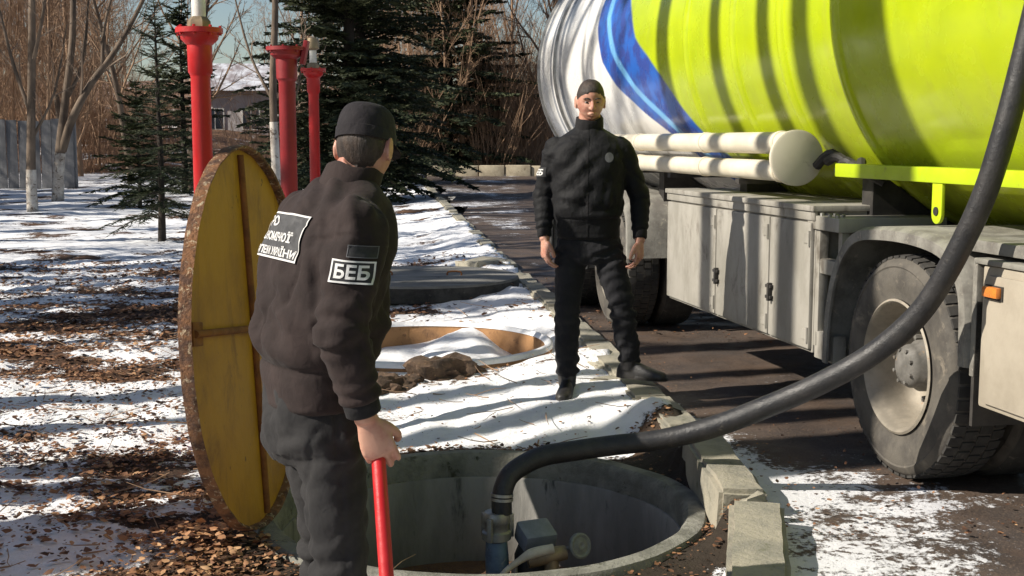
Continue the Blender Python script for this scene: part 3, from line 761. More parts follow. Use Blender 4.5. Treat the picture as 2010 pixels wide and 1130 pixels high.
# near side locker with three doors
b = MB(); b.box((0.30, 2.07, 0.775), (0.56, 2.34, 0.735)); b.build('locker_body', M['body_grey'], TR, bevel=0.012)
b = MB(); b.box((0.29, 2.07, 1.155), (0.60, 2.40, 0.03)); b.build('locker_top', M['body_grey'], TR, bevel=0.006)
b = MB(); b.box((0.012, 2.07, 1.118), (0.02, 2.38, 0.05)); b.build('locker_lip', M['body_grey'], TR, bevel=0.004)
for s0, s1 in ((0.91, 1.435), (1.45, 2.27), (2.285, 3.23)):
    dr = MB(); dr.box((0.012, (s0 + s1) / 2, 0.755), (0.028, s1 - s0, 0.655)); dd = dr.build('locker_door', M['body_grey'], TR, bevel=0.008)
    for hz in (0.50, 1.0):
        b = MB(); b.tube([(-0.006, s0 + 0.012, hz - 0.04), (-0.006, s0 + 0.012, hz + 0.04)], 0.008, 8); b.box((-0.004, s0 + 0.045, hz), (0.008, 0.06, 0.05)); b.build('hinge', M['body_grey'], dd)
    if s0 < 2.2:
        b = MB()
        sl = s1 - 0.03
        b.box((-0.012, sl, 0.70), (0.02, 0.075, 0.018)); b.box((-0.012, sl, 0.64), (0.02, 0.075, 0.018)); b.box((-0.016, sl - 0.012, 0.67), (0.026, 0.022, 0.10))
        b.build('door_latch', M['chassis'], dd, bevel=0.003)
# bracket frame between locker and wheel
b = MB(); b.box((0.30, 0.80, 1.085), (0.58, 0.36, 0.07)); b.build('frame_beam', M['body_grey'], TR, bevel=0.006)
b = MB(); b.box((0.05, 0.88, 0.76), (0.05, 0.045, 0.62)); b.build('frame_post', M['body_grey'], TR, bevel=0.004)
b = MB(); b.box((0.06, 0.80, 0.865), (0.06, 0.34, 0.075)); b.build('frame_beam', M['body_grey'], TR, bevel=0.006)
b = MB(); b.box((0.06, 0.78, 0.46), (0.07, 0.22, 0.14)); b.build('step_bracket', M['body_grey'], TR, bevel=0.006)
b = MB(); b.box((0.06, 0.66, 0.99), (0.04, 0.04, 0.2)); b.build('frame_post', M['body_grey'], TR, bevel=0.004)
b = MB(); b.box((0.45, 0.80, 0.68), (0.3, 0.34, 0.34)); b.build('air_tank_box', M['chassis'], TR, bevel=0.05)
for k in range(7):
    b = MB(); b.lathe([(0.011, 0), (0.011, 0.014), (0.001, 0.016)], (0.03 + 0.05 * (k % 2), 0.94 - 0.045 * k, 1.12), (0, 0, 1), 6); b.build('bolt', M['steel'], TR)
# mudguards
def arch(s0, x0, x1):
    P = [(0.70, 0.40), (0.685, 0.62), (0.63, 0.83), (0.53, 0.98), (0.40, 1.065), (0.2, 1.095), (-0.1, 1.10), (-0.36, 1.07), (-0.5, 0.99), (-0.57, 0.86), (-0.585, 0.6)]
    pts = [Vector((0, s0 + a, c)) for a, c in P]
    pts, _ = spline(pts, [0] * len(pts), 5)
    rs = []
    n = len(pts)
    for i, p in enumerate(pts):
        dd = (pts[min(i + 1, n - 1)] - pts[max(i - 1, 0)]).normalized()
        nn = Vector((0, dd.z, -dd.y))
        if nn.dot(p - Vector((0, s0, 0.5))) < 0: nn = -nn
        q = [(x0, p - nn * 0.045), (x0, p), (x0 + 0.03, p + nn * 0.016), (x1, p + nn * 0.016), (x1, p - nn * 0.0), (x0 + 0.035, p - nn * 0.0), (x0 + 0.012, p - nn * 0.045)]
        rs.append([(xx, v.y, v.z) for xx, v in q])
    b = MB(); b.rings(rs); return b
for s0 in (0.0, 4.72, 6.07):
    arch(s0, -0.02, 0.66).build('mudguard', M['arch_grey'], TR, 40)
b = MB(); b.box((0.35, -0.75, 1.085), (0.66, 0.75, 0.05)); b.build('mudguard_shelf', M['arch_grey'], TR, bevel=0.01)
# wheels
def wheel(s, side):
    x0 = 0.0 if side == 0 else 2.5
    sg = 1 if side == 0 else -1
    w = empty('wheel', (x0, s, 0.5)); w.parent = TR
    if side: w.rotation_euler = (0, 0, math.pi)
    for off in (0.0, 0.33):
        b = MB()
        pr = [(0.285, 0.03), (0.300, 0.012), (0.33, 0.012), (0.345, 0.004), (0.40, -0.002), (0.44, 0.004), (0.447, 0.0), (0.47, 0.012), (0.487, 0.03), (0.492, 0.05)]
        pr = [(r, h + off) for r, h in pr] + [(r, 0.285 - h + off) for r, h in reversed(pr)]
        b.lathe(pr, (0, 0, 0), (1, 0, 0), 72); b.build('tyre', M['tyre'], w, 35)
        if off == 0 and side == 0:
            b = MB()
            NL = 54
            for k in range(NL):
                for j, (xa, xb) in enumerate(((0.022, 0.075), (0.085, 0.138), (0.148, 0.2), (0.21, 0.262))):
                    a0 = 2 * math.pi * (k + 0.5 * (j % 2)) / NL; a1 = a0 + 2 * math.pi / NL * 0.74
                    r0, r1 = 0.482, 0.5
                    e = 0.006 if j in (0, 3) else 0
                    vs = []
                    for x in (xa, xb):
                        for a in (a0, a1):
                            for r in (r0, r1 - (e if (j == 0 and x == xa) or (j == 3 and x == xb) else 0)):
                                vs.append((x, r * math.cos(a), r * math.sin(a)))
                    b.add(vs, [(0, 1, 3, 2), (4, 6, 7, 5), (0, 4, 5, 1), (2, 3, 7, 6), (1, 5, 7, 3)])
            o = b.build('tread_block', M['tread'], w, 0); o['kind'] = 'stuff'
        elif side == 0:
            b = MB(); b.lathe([(0.49, 0.02 + off), (0.5, 0.04 + off), (0.5, 0.245 + off), (0.49, 0.265 + off)], (0, 0, 0), (1, 0, 0), 60); b.build('tread', M['tread'], w)
    b = MB(); b.lathe([(0.297, 0.004), (0.302, 0.0), (0.292, -0.006), (0.283, 0.004), (0.278, 0.02), (0.272, 0.035), (0.262, 0.075), (0.258, 0.15), (0.245, 0.20), (0.20, 0.222), (0.15, 0.225), (0.10, 0.222)], (0, 0, 0), (1, 0, 0), 64)
    rim = b.build('rim', M['rim'], w, 50)
    for k in range(10):
        a = 2 * math.pi * k / 10
        b = MB(); b.lathe([(0.001, 0.165), (0.014, 0.17), (0.016, 0.185), (0.018, 0.23)], (0, 0.175 * math.cos(a), 0.175 * math.sin(a)), (1, 0, 0), 6); b.build('wheel_nut', M['hub'], rim)
    b = MB(); b.lathe([(0.001, 0.025), (0.055, 0.03), (0.085, 0.045), (0.098, 0.07), (0.10, 0.10), (0.115, 0.115), (0.118, 0.20), (0.13, 0.23)], (0, 0, 0), (1, 0, 0), 40); b.build('hub', M['hub'], w, 50)
    for k in range(8):
        a = 2 * math.pi * (k + 0.5) / 8
        b = MB(); b.lathe([(0.001, 0.028), (0.009, 0.03), (0.009, 0.06)], (0, 0.075 * math.cos(a), 0.075 * math.sin(a)), (1, 0, 0), 6); b.build('hub_bolt', M['hub'], w)
for s in (0.0, 4.72, 6.07):
    wheel(s, 0); wheel(s, 1)
    b = MB(); b.tube([(0.3, s, 0.5), (2.2, s, 0.5)], 0.09, 14); b.build('axle', M['chassis'], TR)
# black sheet beside the wheel standing in for the hose's shadow, right locker with marker lamp
b = MB(); b.box((0.30, -0.62, 0.62), (0.6, 0.02, 0.5)); b.build('hose_shade_sheet', M['chassis'], TR)
b = MB(); b.box((0.29, -1.62, 0.74), (0.58, 1.92, 0.56)); b.build('locker_body', M['box_beige'], TR, bevel=0.014)
b = MB(); b.box((-0.008, -1.64, 0.735), (0.018, 1.84, 0.5)); b.build('locker_door', M['box_beige'], TR, bevel=0.006)
b = MB(); b.box((0.29, -1.60, 1.032), (0.60, 1.98, 0.022)); b.build('locker_top', M['arch_grey'], TR, bevel=0.005)
b = MB(); b.box((0.02, -0.615, 0.80), (0.05, 0.03, 0.46)); b.build('locker_strut', M['arch_grey'], TR, bevel=0.004)
ml = MB(); ml.box((-0.030, -0.775, 0.925), (0.03, 0.10, 0.042)); lamp = ml.build('marker_lamp', M['amber'], TR, bevel=0.01)
b = MB(); b.box((-0.0185, -0.775, 0.923), (0.008, 0.115, 0.055)); b.build('lamp_base', M['chassis'], lamp)
# ------------------------------------------------------------------ people
def remesh(mb, voxel, smooth_it=3):
    m = mb.mesh('tmp')
    b = bmesh.new(); b.from_mesh(m); bmesh.ops.recalc_face_normals(b, faces=b.faces); b.to_mesh(m); b.free()
    o = bpy.data.objects.new('tmp', m); COL.objects.link(o)
    r = o.modifiers.new('r', 'REMESH'); r.mode = 'VOXEL'; r.voxel_size = voxel; r.adaptivity = 0
    if smooth_it:
        s = o.modifiers.new('s', 'SMOOTH'); s.factor = 0.5; s.iterations = smooth_it
    dg = bpy.context.evaluated_depsgraph_get(); dg.update()
    ev = o.evaluated_get(dg)
    out = bpy.data.meshes.new_from_object(ev)
    bpy.data.objects.remove(o); bpy.data.meshes.remove(m)
    out.materials.clear()
    return out

def get_co(m):
    a = np.empty(len(m.vertices) * 3, np.float32); m.vertices.foreach_get('co', a); return a.reshape(-1, 3).astype(float)
def get_no(m):
    a = np.empty(len(m.vertices) * 3, np.float32); m.vertices.foreach_get('normal', a); return a.reshape(-1, 3).astype(float)
def set_co(m, c):
    m.vertices.foreach_set('co', np.asarray(c, np.float32).ravel()); m.update()

def n3(x, y, z, seed=0):
    return (fbm(x + 0.37 * z, y - 0.21 * z, seed, 3) + fbm(y + 0.4 * x + 3.3, z + 0.15 * x, seed + 11, 3) + fbm(z - 0.3 * y + 7.7, x + 0.2 * y, seed + 23, 3)) / 3

def seg_param(P, pts):
    """closest parameter (0..n-1) and distance to a polyline"""
    best = np.full(len(P), 1e9); par = np.zeros(len(P))
    for i in range(len(pts) - 1):
        a = np.array(pts[i]); d = np.array(pts[i + 1]) - a
        t = np.clip(((P - a) @ d) / (d @ d), 0, 1)
        dist = np.linalg.norm(P - (a + t[:, None] * d), axis=1)
        s = dist < best
        best[s] = dist[s]; par[s] = i + t[s]
    return par, best

def ridge(x):     # sharp-crested fold profile, -0.5..0.5
    return 1 - 2 * np.abs(x - np.floor(x) - 0.5) - 0.5

def fold(P, dirv, freq, seed, warp=0.6, wf=3.0):
    dirv = np.array(dirv, float); dirv /= np.linalg.norm(dirv)
    u = P @ dirv
    w = n3(P[:, 0] * wf, P[:, 1] * wf, P[:, 2] * wf, seed)
    a = u * freq + warp * 6 * (w - 0.5)
    s = np.sin(2 * np.pi * a)
    s = np.sign(s) * np.abs(s) ** 0.8
    env = sstep(0.38, 0.6, n3(P[:, 0] * 5 + 9, P[:, 1] * 5, P[:, 2] * 5, seed + 5))
    return s * env

def crease(P, stretch, freq, seed, w=0.03):
    '''thin creases: zero lines of a noise stretched along the cloth's pull'''
    d = np.array(stretch, float); d /= np.linalg.norm(d)
    a = np.cross(d, (0.3, 0.9, 0.2)); a /= np.linalg.norm(a); b = np.cross(d, a)
    u, v, t_ = P @ d, P @ a, P @ b
    n = n3(v * freq, t_ * freq, u * freq * 0.3, seed) - 0.5
    g = sstep(0.40, 0.6, n3(P[:, 0] * 4 + 3, P[:, 1] * 4, P[:, 2] * 4, seed + 7))
    return (np.exp(-(n / w) ** 2) - 0.35) * (0.25 + 0.75 * g)

def sup(c, rx, ry, n=36, p=2.4, yaw=0.0, tilt=0.0):
    out = []
    for k in range(n):
        a = 2 * math.pi * k / n
        ca, sa = math.cos(a), math.sin(a)
        x = rx * math.copysign(abs(ca) ** (2 / p), ca); y = ry * math.copysign(abs(sa) ** (2 / p), sa)
        X = x * math.cos(yaw) - y * math.sin(yaw); Y = x * math.sin(yaw) + y * math.cos(yaw)
        out.append((c[0] + X, c[1] + Y, c[2] + tilt * Y))
    return out

def hand(mb, wr, f, nrm, curls, thumb, side, sc=1.0, splay=0.06):
    """one hand as overlapping tapered tubes: wr wrist, f finger direction, nrm back of the hand, side +1 if thumb lies along nrm x f"""
    wr = Vector(wr); f = Vector(f).normalized(); nrm = Vector(nrm); nrm = (nrm - f * nrm.dot(f)).normalized()
    s = nrm.cross(f) * side
    k = sc
    rs = []
    for t, w, h in ((-0.02, 0.026, 0.02), (0.01, 0.029, 0.019), (0.04, 0.038, 0.017), (0.07, 0.043, 0.015), (0.093, 0.041, 0.012), (0.1, 0.034, 0.008)):
        c = wr + f * (t * k)
        rs.append([c + s * (w * k * math.cos(2 * math.pi * i / 16)) + nrm * (h * k * math.sin(2 * math.pi * i / 16)) for i in range(16)])
    mb.rings(rs)
    Ls = [(0.043, 0.027, 0.022), (0.048, 0.031, 0.023), (0.045, 0.029, 0.022), (0.035, 0.022, 0.019)]
    for i, off in enumerate((0.0325, 0.011, -0.011, -0.0325)):
        p = wr + f * ((0.09 - 0.006 * abs(i - 1)) * k) + s * (off * k)
        d = (f + s * (splay * (1.2 - i) * 0.8)).normalized(); nn = nrm.copy()
        pts = [p - d * (0.02 * k), p + nn * 0.002]; rad = [0.0098 * k, 0.0100 * k]
        for j, L in enumerate(Ls[i]):
            a = R(curls[j] + 4 * (i - 1))
            lat = d.cross(nn).normalized()
            q = Quaternion(lat, -a)
            d2 = q @ d
            if d2.dot(nn) > d.dot(nn): d2 = Quaternion(lat, a) @ d
            nn = (nn - d2 * nn.dot(d2)).normalized() if abs(nn.dot(d2)) < 0.98 else -d
            # keep nn on the back side
            nn = d2.cross(lat) * -1 if (d2.cross(lat) * -1).dot(nn) > 0 else d2.cross(lat)
            d = d2
            p = p + d * (L * k)
            pts.append(p.copy()); rad.append((0.0098 - 0.0013 * (j + 1) + (0.0008 if i in (1, 2) else 0)) * k * (0.9 if i == 3 else 1))
        pts.append(p + d * 0.004 * k); rad.append(0.0045 * k)
        mb.tube(pts, rad, 10)
    b0 = wr + f * 0.022 * k + s * 0.022 * k - nrm * 0.006 * k
    pts = [b0, b0 + (f * 0.022 + s * 0.018 - nrm * 0.006) * k]
    d = (f * thumb[0] + s * thumb[1] + nrm * thumb[2]).normalized()
    pts.append(pts[-1] + d * 0.034 * k)
    d2 = (f * thumb[3] + s * thumb[4] + nrm * thumb[5]).normalized()
    pts.append(pts[-1] + d2 * 0.027 * k); pts.append(pts[-1] + d2 * 0.004 * k)
    mb.tube(pts, [0.015 * k, 0.0145 * k, 0.0115 * k, 0.0095 * k, 0.005 * k], 10, sub=2)

def head(mb, c, Mx, sc=0.92):
    """head with face towards local +y of Mx; c = centre of the skull"""
    def P(x, y, z): return Vector(c) + Mx @ (Vector((x, y, z)) * sc)
    nu, nv = 40, 28
    vs = []; fs = []
    for j in range(nv + 1):
        t = math.pi * j / nv
        for i in range(nu):
            p = 2 * math.pi * i / nu
            st_ = math.sin(t) ** (0.78 if t < math.pi / 2 else 1.0) if 0 < t < math.pi - 1e-6 else 0.0
            dx, dy, dz = st_ * math.cos(p), st_ * math.sin(p), math.cos(t)
            x, y, z = dx * 0.077, dy * 0.097, dz * 0.118
            if z < 0:
                u = -z / 0.118
                x *= 1 - 0.30 * u ** 1.6
                if y < 0: y *= 1 - 0.55 * u ** 1.2
                else: y *= 1 - 0.06 * u
            if y > 0.05 and z < 0.03: y = 0.05 + (y - 0.05) * 0.86
            fr = sstep(0.03, 0.07, y)
            # eye sockets, brow, cheeks, chin
            for ex in (-0.031, 0.031):
                y -= float(fr) * 0.014 * math.exp(-((x - ex) / 0.016) ** 2 - ((z - 0.002) / 0.012) ** 2)
                y += float(fr) * 0.005 * math.exp(-((x - ex * 1.2) / 0.016) ** 2 - ((z + 0.03) / 0.018) ** 2)
            y += float(fr) * 0.006 * math.exp(-(x / 0.04) ** 2 - ((z - 0.021) / 0.008) ** 2)
            y += float(fr) * 0.010 * math.exp(-(x / 0.022) ** 2 - ((z + 0.1) / 0.014) ** 2)
            y -= float(fr) * 0.004 * math.exp(-(x / 0.03) ** 2 - ((z + 0.082) / 0.006) ** 2)
            vs.append(P(x, y, z))
    for j in range(nv):
        for i in range(nu):
            k = (i + 1) % nu
            fs.append((j * nu + i, (j + 1) * nu + i, (j + 1) * nu + k, j * nu + k))
    mb.add(vs, fs)
    # nose, lips, ears
    mb.tube([P(0, 0.080, 0.016), P(0, 0.092, -0.004), P(0, 0.103, -0.024), P(0, 0.100, -0.034), P(0, 0.088, -0.040)], [0.006 * sc, 0.009 * sc, 0.012 * sc, 0.0125 * sc, 0.008 * sc], 12, sub=3)
    for q in (-1, 1): mb.ell(P(q * 0.011, 0.090, -0.034), (0.008 * sc, 0.009 * sc, 0.007 * sc), 10, 8, Mx)
    mb.tube([P(-0.024, 0.074, -0.067), P(-0.008, 0.0855, -0.061), P(0.008, 0.0855, -0.061), P(0.024, 0.074, -0.067)], [0.0025 * sc, 0.0042 * sc, 0.0042 * sc, 0.0025 * sc], 8, sub=3)
    mb.tube([P(-0.021, 0.073, -0.070), P(0, 0.0835, -0.072), P(0.021, 0.073, -0.070)], [0.0025 * sc, 0.0050 * sc, 0.0025 * sc], 8, sub=4)
    for q in (-1, 1):
        pts = []
        for k in range(13):
            a = 2 * math.pi * k / 13
            pts.append(P(q * (0.081 + 0.008 * (0.5 - 0.5 * math.sin(a * 0.5))), -0.012 - 0.017 * math.cos(a), -0.008 + 0.032 * math.sin(a) * (1 if math.sin(a) > 0 else 0.85)))
        mb.tube(pts + [pts[0]], 0.0055 * sc, 8)
        mb.ell(P(q * 0.079, -0.012, -0.006), (0.008 * sc, 0.015 * sc, 0.027 * sc), 10, 8, Mx)
        mb.ell(P(q * 0.080, -0.002, -0.034), (0.006 * sc, 0.007 * sc, 0.009 * sc), 8, 6, Mx)

def project_patch(bvh, o, U, Vv, dn, off, lim=0.2):
    """a mapper from patch coordinates to the cloth surface"""
    o = Vector(o); U = Vector(U).normalized(); Vv = Vector(Vv).normalized(); dn = Vector(dn).normalized()
    c0 = bvh.ray_cast(o - dn * 0.25, dn, 0.6)[0] or o
    def f(u, v):
        p = o + U * u + Vv * v
        hit = bvh.ray_cast(p - dn * 0.25, dn, 0.6)
        if hit[0] is None or abs((hit[0] - c0).dot(dn)) > lim:
            q = bvh.find_nearest(p + dn * 0.02 - U * (0.25 * u))
            return q[0] + q[1] * off
        return hit[0] + (-dn) * off
    return f

def patch_sheet(mapper, w, h, nx=24, ny=16):
    b = MB()
    vs = [mapper(-w / 2 + w * i / nx, -h / 2 + h * j / ny) for j in range(ny + 1) for i in range(nx + 1)]
    b.add(vs, [(j * (nx + 1) + i, j * (nx + 1) + i + 1, (j + 1) * (nx + 1) + i + 1, (j + 1) * (nx + 1) + i) for j in range(ny) for i in range(nx)])
    return b

def patch_text(mapper, lines, mb):
    """lines: (text, x0, y0, width, height); letters as real thin geometry on the cloth"""
    for txt, x0, y0, w, h in lines:
        cu = bpy.data.curves.new('lettering', 'FONT'); cu.body = txt; cu.resolution_u = 3; cu.offset = 0.03
        o = bpy.data.objects.new('lettering', cu); COL.objects.link(o)
        dg = bpy.context.evaluated_depsgraph_get(); dg.update()
        m = bpy.data.meshes.new_from_object(o.evaluated_get(dg))
        bpy.data.objects.remove(o)
        b = bmesh.new(); b.from_mesh(m)
        bmesh.ops.triangulate(b, faces=b.faces)
        xs_ = [v.co.x for v in b.verts]; ys_ = [v.co.y for v in b.verts]
        ax, bx, ay, by = min(xs_), max(xs_), min(ys_), max(ys_)
        for v in b.verts: v.co = Vector((x0 + (v.co.x - ax) / (bx - ax) * w, y0 + (v.co.y - ay) / (by - ay) * h, 0))
        for _ in range(3):
            es = [e for e in b.edges if e.calc_length() > 0.008]
            if not es: break
            bmesh.ops.subdivide_edges(b, edges=es, cuts=1)
            bmesh.ops.triangulate(b, faces=b.faces)
        b.verts.index_update()
        mb.add([mapper(v.co.x, v.co.y) for v in b.verts], [[v.index for v in f.verts] for f in b.faces])
        b.free(); bpy.data.meshes.remove(m); bpy.data.curves.remove(cu)

def patch_border(mapper, w, h, t, mb, n=30):
    for (a, b_, c, d) in ((-w / 2, w / 2, -h / 2, -h / 2 + t), (-w / 2, w / 2, h / 2 - t, h / 2), (-w / 2, -w / 2 + t, -h / 2, h / 2), (w / 2 - t, w / 2, -h / 2, h / 2)):
        if b_ - a > d - c: nx, ny = n, 1
        else: nx, ny = 1, n
        vs = [mapper(a + (b_ - a) * i / nx, c + (d - c) * j / ny) for j in range(ny + 1) for i in range(nx + 1)]
        mb.add(vs, [(j * (nx + 1) + i, j * (nx + 1) + i + 1, (j + 1) * (nx + 1) + i + 1, (j + 1) * (nx + 1) + i) for j in range(ny) for i in range(nx)])

def make_person(J):
    P = empty('person', J['loc'], J['rz'])
    HS = J.get('hs', 0.92)
    tag(P, J['label'], 'person')
    spine = J['spine']                       # list of (z, x, y, rx, ry) for the jacket
    shR, elR, wrR = [Vector(p) for p in J['armR']]
    shL, elL, wrL = [Vector(p) for p in J['armL']]
    legs = J['legs']                         # per leg: hip, knee, ankle, toe
    hc = Vector(J['head']); HM = J['headM']; neck = Vector(J['neck'])
    # ---- body: one continuous mesh
    b = MB()
    b.rings([sup((x, y, z), rx * 0.74, ry * 0.7, 28) for z, x, y, rx, ry in spine if rx > 0.1])
    b.tube([neck + Vector((0, -0.01, -0.12)), neck, hc + HM @ Vector((0, -0.018, -0.06))], [0.078, 0.064, 0.060], 20, sub=3)
    head(b, hc, HM, HS)
    for sh, el, wr in ((shR, elR, wrR), (shL, elL, wrL)):
        f = (wr - el).normalized()
        b.tube([sh, (sh + el) / 2, el, (el * 0.6 + wr * 0.4), wr, wr + f * 0.015], [0.055, 0.047, 0.04, 0.04, 0.029, 0.027], 18, sub=3)
    for hip, kn, an, toe in legs:
        hip, kn, an, toe = map(Vector, (hip, kn, an, toe))
        b.tube([hip, (hip + kn) / 2, kn, (kn * 0.65 + an * 0.35), an], [0.07, 0.06, 0.045, 0.042, 0.03], 18, sub=3)
        b.tube([an + Vector((0, 0, -0.01)), an * 0.72 + toe * 0.28 + Vector((0, 0, -0.034)), an * 0.4 + toe * 0.6 + Vector((0, 0, -0.005))], [0.028, 0.022, 0.014], 12, sub=2)
    for hk in ('handR', 'handL'): hand(b, *J[hk])
    body = link('body', remesh(b, 0.0042, 2), M['skin'], P, 180)
    # eyes, hair
    for q in (-1, 1):
        e = MB(); e.ell(hc + HM @ (Vector((q * 0.031, 0.0712, 0.0)) * HS), (0.0125, 0.0115, 0.0055), 14, 10, HM); eo = e.build('eye', M['eye'], P, 180)
        e = MB(); e.ell(hc + HM @ (Vector((q * 0.031, 0.0815, 0.0)) * HS), (0.0058, 0.003, 0.0048), 12, 8, HM); e.build('iris', M['iris'], eo, 180)
        e = MB(); e.tube([hc + HM @ (Vector((q * 0.014, 0.0885, 0.018)) * HS), hc + HM @ (Vector((q * 0.032, 0.088, 0.023)) * HS), hc + HM @ (Vector((q * 0.05, 0.073, 0.018)) * HS)], [0.0035, 0.0042, 0.002], 8, sub=4); e.build('eyebrow', M['hair'], P, 180)
    hb = MB(); vs = []; nu, nv = 48, 26
    for j in range(nv + 1):
        t = math.pi * 0.80 * j / nv
        for i in range(nu):
            p = 2 * math.pi * i / nu
            front = 0.5 + 0.5 * math.sin(p)            # 1 at the face
            lim = math.pi * (0.70 - 0.24 * sstep(0.15, 0.5, front) - 0.09 * sstep(0.55, 0.9, front) + 0.03 * math.sin(p * 3) * front + 0.025 * mnoise.noise(Vector((math.cos(p) * 7, math.sin(p) * 7, 2))))
            tt = min(t, float(lim))
            st_ = math.sin(tt) ** (0.78 if tt < math.pi / 2 else 1.0) if tt > 0 else 0.0
            x, y, z = 0.080 * st_ * math.cos(p), 0.1005 * st_ * math.sin(p), 0.121 * math.cos(tt)
            if z < 0: 
                u = -z / 0.118; x *= 1 - 0.28 * u ** 1.6
                if y < 0: y *= 1 - 0.52 * u ** 1.2
            edge = float(sstep(0, 0.25, lim - t)) if t < lim else 0.0
            k = (0.955 if t >= lim else 0.985 + 0.02 * edge) + 0.012 * mnoise.noise(Vector((x * 60, y * 60, z * 25)))
            vs.append(hc + HM @ (Vector((x, y, z)) * (k * HS * 1.005)))
    hb.add(vs, [(j * nu + i, (j + 1) * nu + i, (j + 1) * nu + (i + 1) % nu, j * nu + (i + 1) % nu) for j in range(nv) for i in range(nu)])
    hb.build('hair', M['hair'], P, 180)
    # ---- jacket
    b = MB()
    b.rings([sup((x, y, z), rx, ry, 40, 2.5) for z, x, y, rx, ry in spine])
    ar = J['armrad']
    for sh, el, wr, inn in ((shR, elR, wrR, -1), (shL, elL, wrL, 1)):
        f = (wr - el).normalized()
        b.tube([sh + Vector((inn * 0.13, -0.005, 0.055)), sh + Vector((inn * 0.06, -0.003, 0.012)), sh, sh * 0.66 + el * 0.34, el * 0.8 + sh * 0.2, el, el * 0.72 + wr * 0.28, el * 0.25 + wr * 0.75, wr - f * 0.055, wr - f * 0.045, wr - f * 0.01], [ar[0] * 0.55, ar[0] * 0.82, ar[0] * 0.93, ar[1], ar[2], ar[2] * 0.98, ar[3], ar[4], ar[4] * 0.92, ar[4] * 0.8, ar[4] * 0.76], 26, sub=4)
    jm = remesh(b, 0.0085, 8)
    C = get_co(jm); N = get_no(jm)
    zh = J['hem']
    d = np.zeros(len(C))
    pR, dR = seg_param(C, [shR, elR, wrR]); pL, dL = seg_param(C, [shL, elL, wrL])
    onarm = np.zeros(len(C))
    for par, dist, sh, el, wr, sd in ((pR, dR, shR, elR, wrR, 1), (pL, dL, shL, elL, wrL, 2)):
        w = sstep(ar[0] * 1.35, ar[0] * 1.05, dist) * sstep(0.02, 0.16, par)
        onarm = np.maximum(onarm, w)
        axis_len = par * 0.3
        rel = C - np.array(sh)
        ang = np.arctan2(rel @ np.array([0, 1, 0]), rel @ np.array([1, 0, 0]))
        wob_ = n3(C[:, 0] * 6, C[:, 1] * 6, C[:, 2] * 6, 60 + sd) - 0.5
        ringf = np.sin(2 * np.pi * (axis_len * 17 + 0.45 * np.sin(ang * 1.0 + sd) + 1.8 * wob_))
        amp = J['fold'] * (0.0008 + 0.0062 * np.exp(-((par - 1.02) / 0.24) ** 2) + 0.0050 * np.exp(-((par - 1.72) / 0.2) ** 2))
        env = sstep(0.36, 0.56, n3(C[:, 0] * 7 + 5, C[:, 1] * 7, C[:, 2] * 7, 80 + sd))
        d += w * amp * (np.sign(ringf) * np.abs(ringf) ** 0.75) * (0.12 + 0.88 * env) * sstep(1.97, 1.85, par)
        d -= 0.0045 * np.exp(-((par - 0.17) / 0.014) ** 2) * sstep(ar[0] * 1.5, ar[0] * 1.2, dist)
        long_ = fold(C, J['drape'], 11, 90 + sd, 0.5, 4)
        d += w * J['fold'] * 0.0055 * long_ * sstep(1.05, 0.6, par)
    tw = (1 - onarm)
    d += tw * J['fold'] * 0.0075 * fold(C, J['drape'], 9, 33, 0.55, 3) * sstep(zh + 0.10, zh + 0.2, C[:, 2]) * sstep(1.56, 1.42, C[:, 2])
    d += tw * J['fold'] * 0.008 * fold(C, (0.25, 0.2, 1), 13, 44, 0.7, 4) * np.exp(-((C[:, 2] - (zh + 0.19)) / 0.10) ** 2)
    d += tw * J['fold'] * 0.005 * fold(C, (1, 0.6, 0.35), 10, 66, 0.7, 4) * sstep(zh + 0.10, zh + 0.2, C[:, 2])
    d += 0.004 * (n3(C[:, 0] * 11, C[:, 1] * 11, C[:, 2] * 11, 12) - 0.5) * 2
    d -= 0.0075 * J['fold'] * crease(C, J['drape2'], 9, 210) * sstep(zh + 0.12, zh + 0.2, C[:, 2]) * sstep(1.53, 1.44, C[:, 2])
    d -= 0.0045 * J['fold'] * crease(C, (0.2, 0.9, 0.5), 15, 230, 0.035) * sstep(zh + 0.12, zh + 0.2, C[:, 2]) * sstep(1.53, 1.44, C[:, 2])
    d -= 0.003 * tw * np.exp(-((C[:, 2] - 1.405) / 0.006) ** 2) * (C[:, 1] < 0.03)
    # waistband seam and hem
    d += -0.007 * np.exp(-((C[:, 2] - (zh + 0.115)) / 0.006) ** 2) * tw
    d += 0.003 * np.exp(-((C[:, 2] - (zh + 0.012)) / 0.008) ** 2) * tw
    # armhole seam
    for par, dist in ((pR, dR), (pL, dL)):
        d += -0.0 * np.exp(-((dist - ar[0] * 1.22) / 0.006) ** 2) * (par < 0.5)
    set_co(jm, C + N * d[:, None])
    jacket = link('jacket', jm, J['mj'], P, 180)
    # cuffs + collar
    for wr, el in ((wrR, elR), (wrL, elL)):
        f = (wr - el).normalized()
        b = MB(); b.tube([wr - f * 0.05, wr - f * 0.045, wr - f * 0.008, wr - f * 0.002], [ar[4] * 0.84, ar[4] * 0.87, ar[4] * 0.84, ar[4] * 0.72], 28); b.build('cuff', M['collar'], jacket, 60)
    b = MB(); cr = []
    nk = neck
    up = (hc - neck).normalized()
    cu_, cw_ = frame(up, Vector((0, 1, 0)))
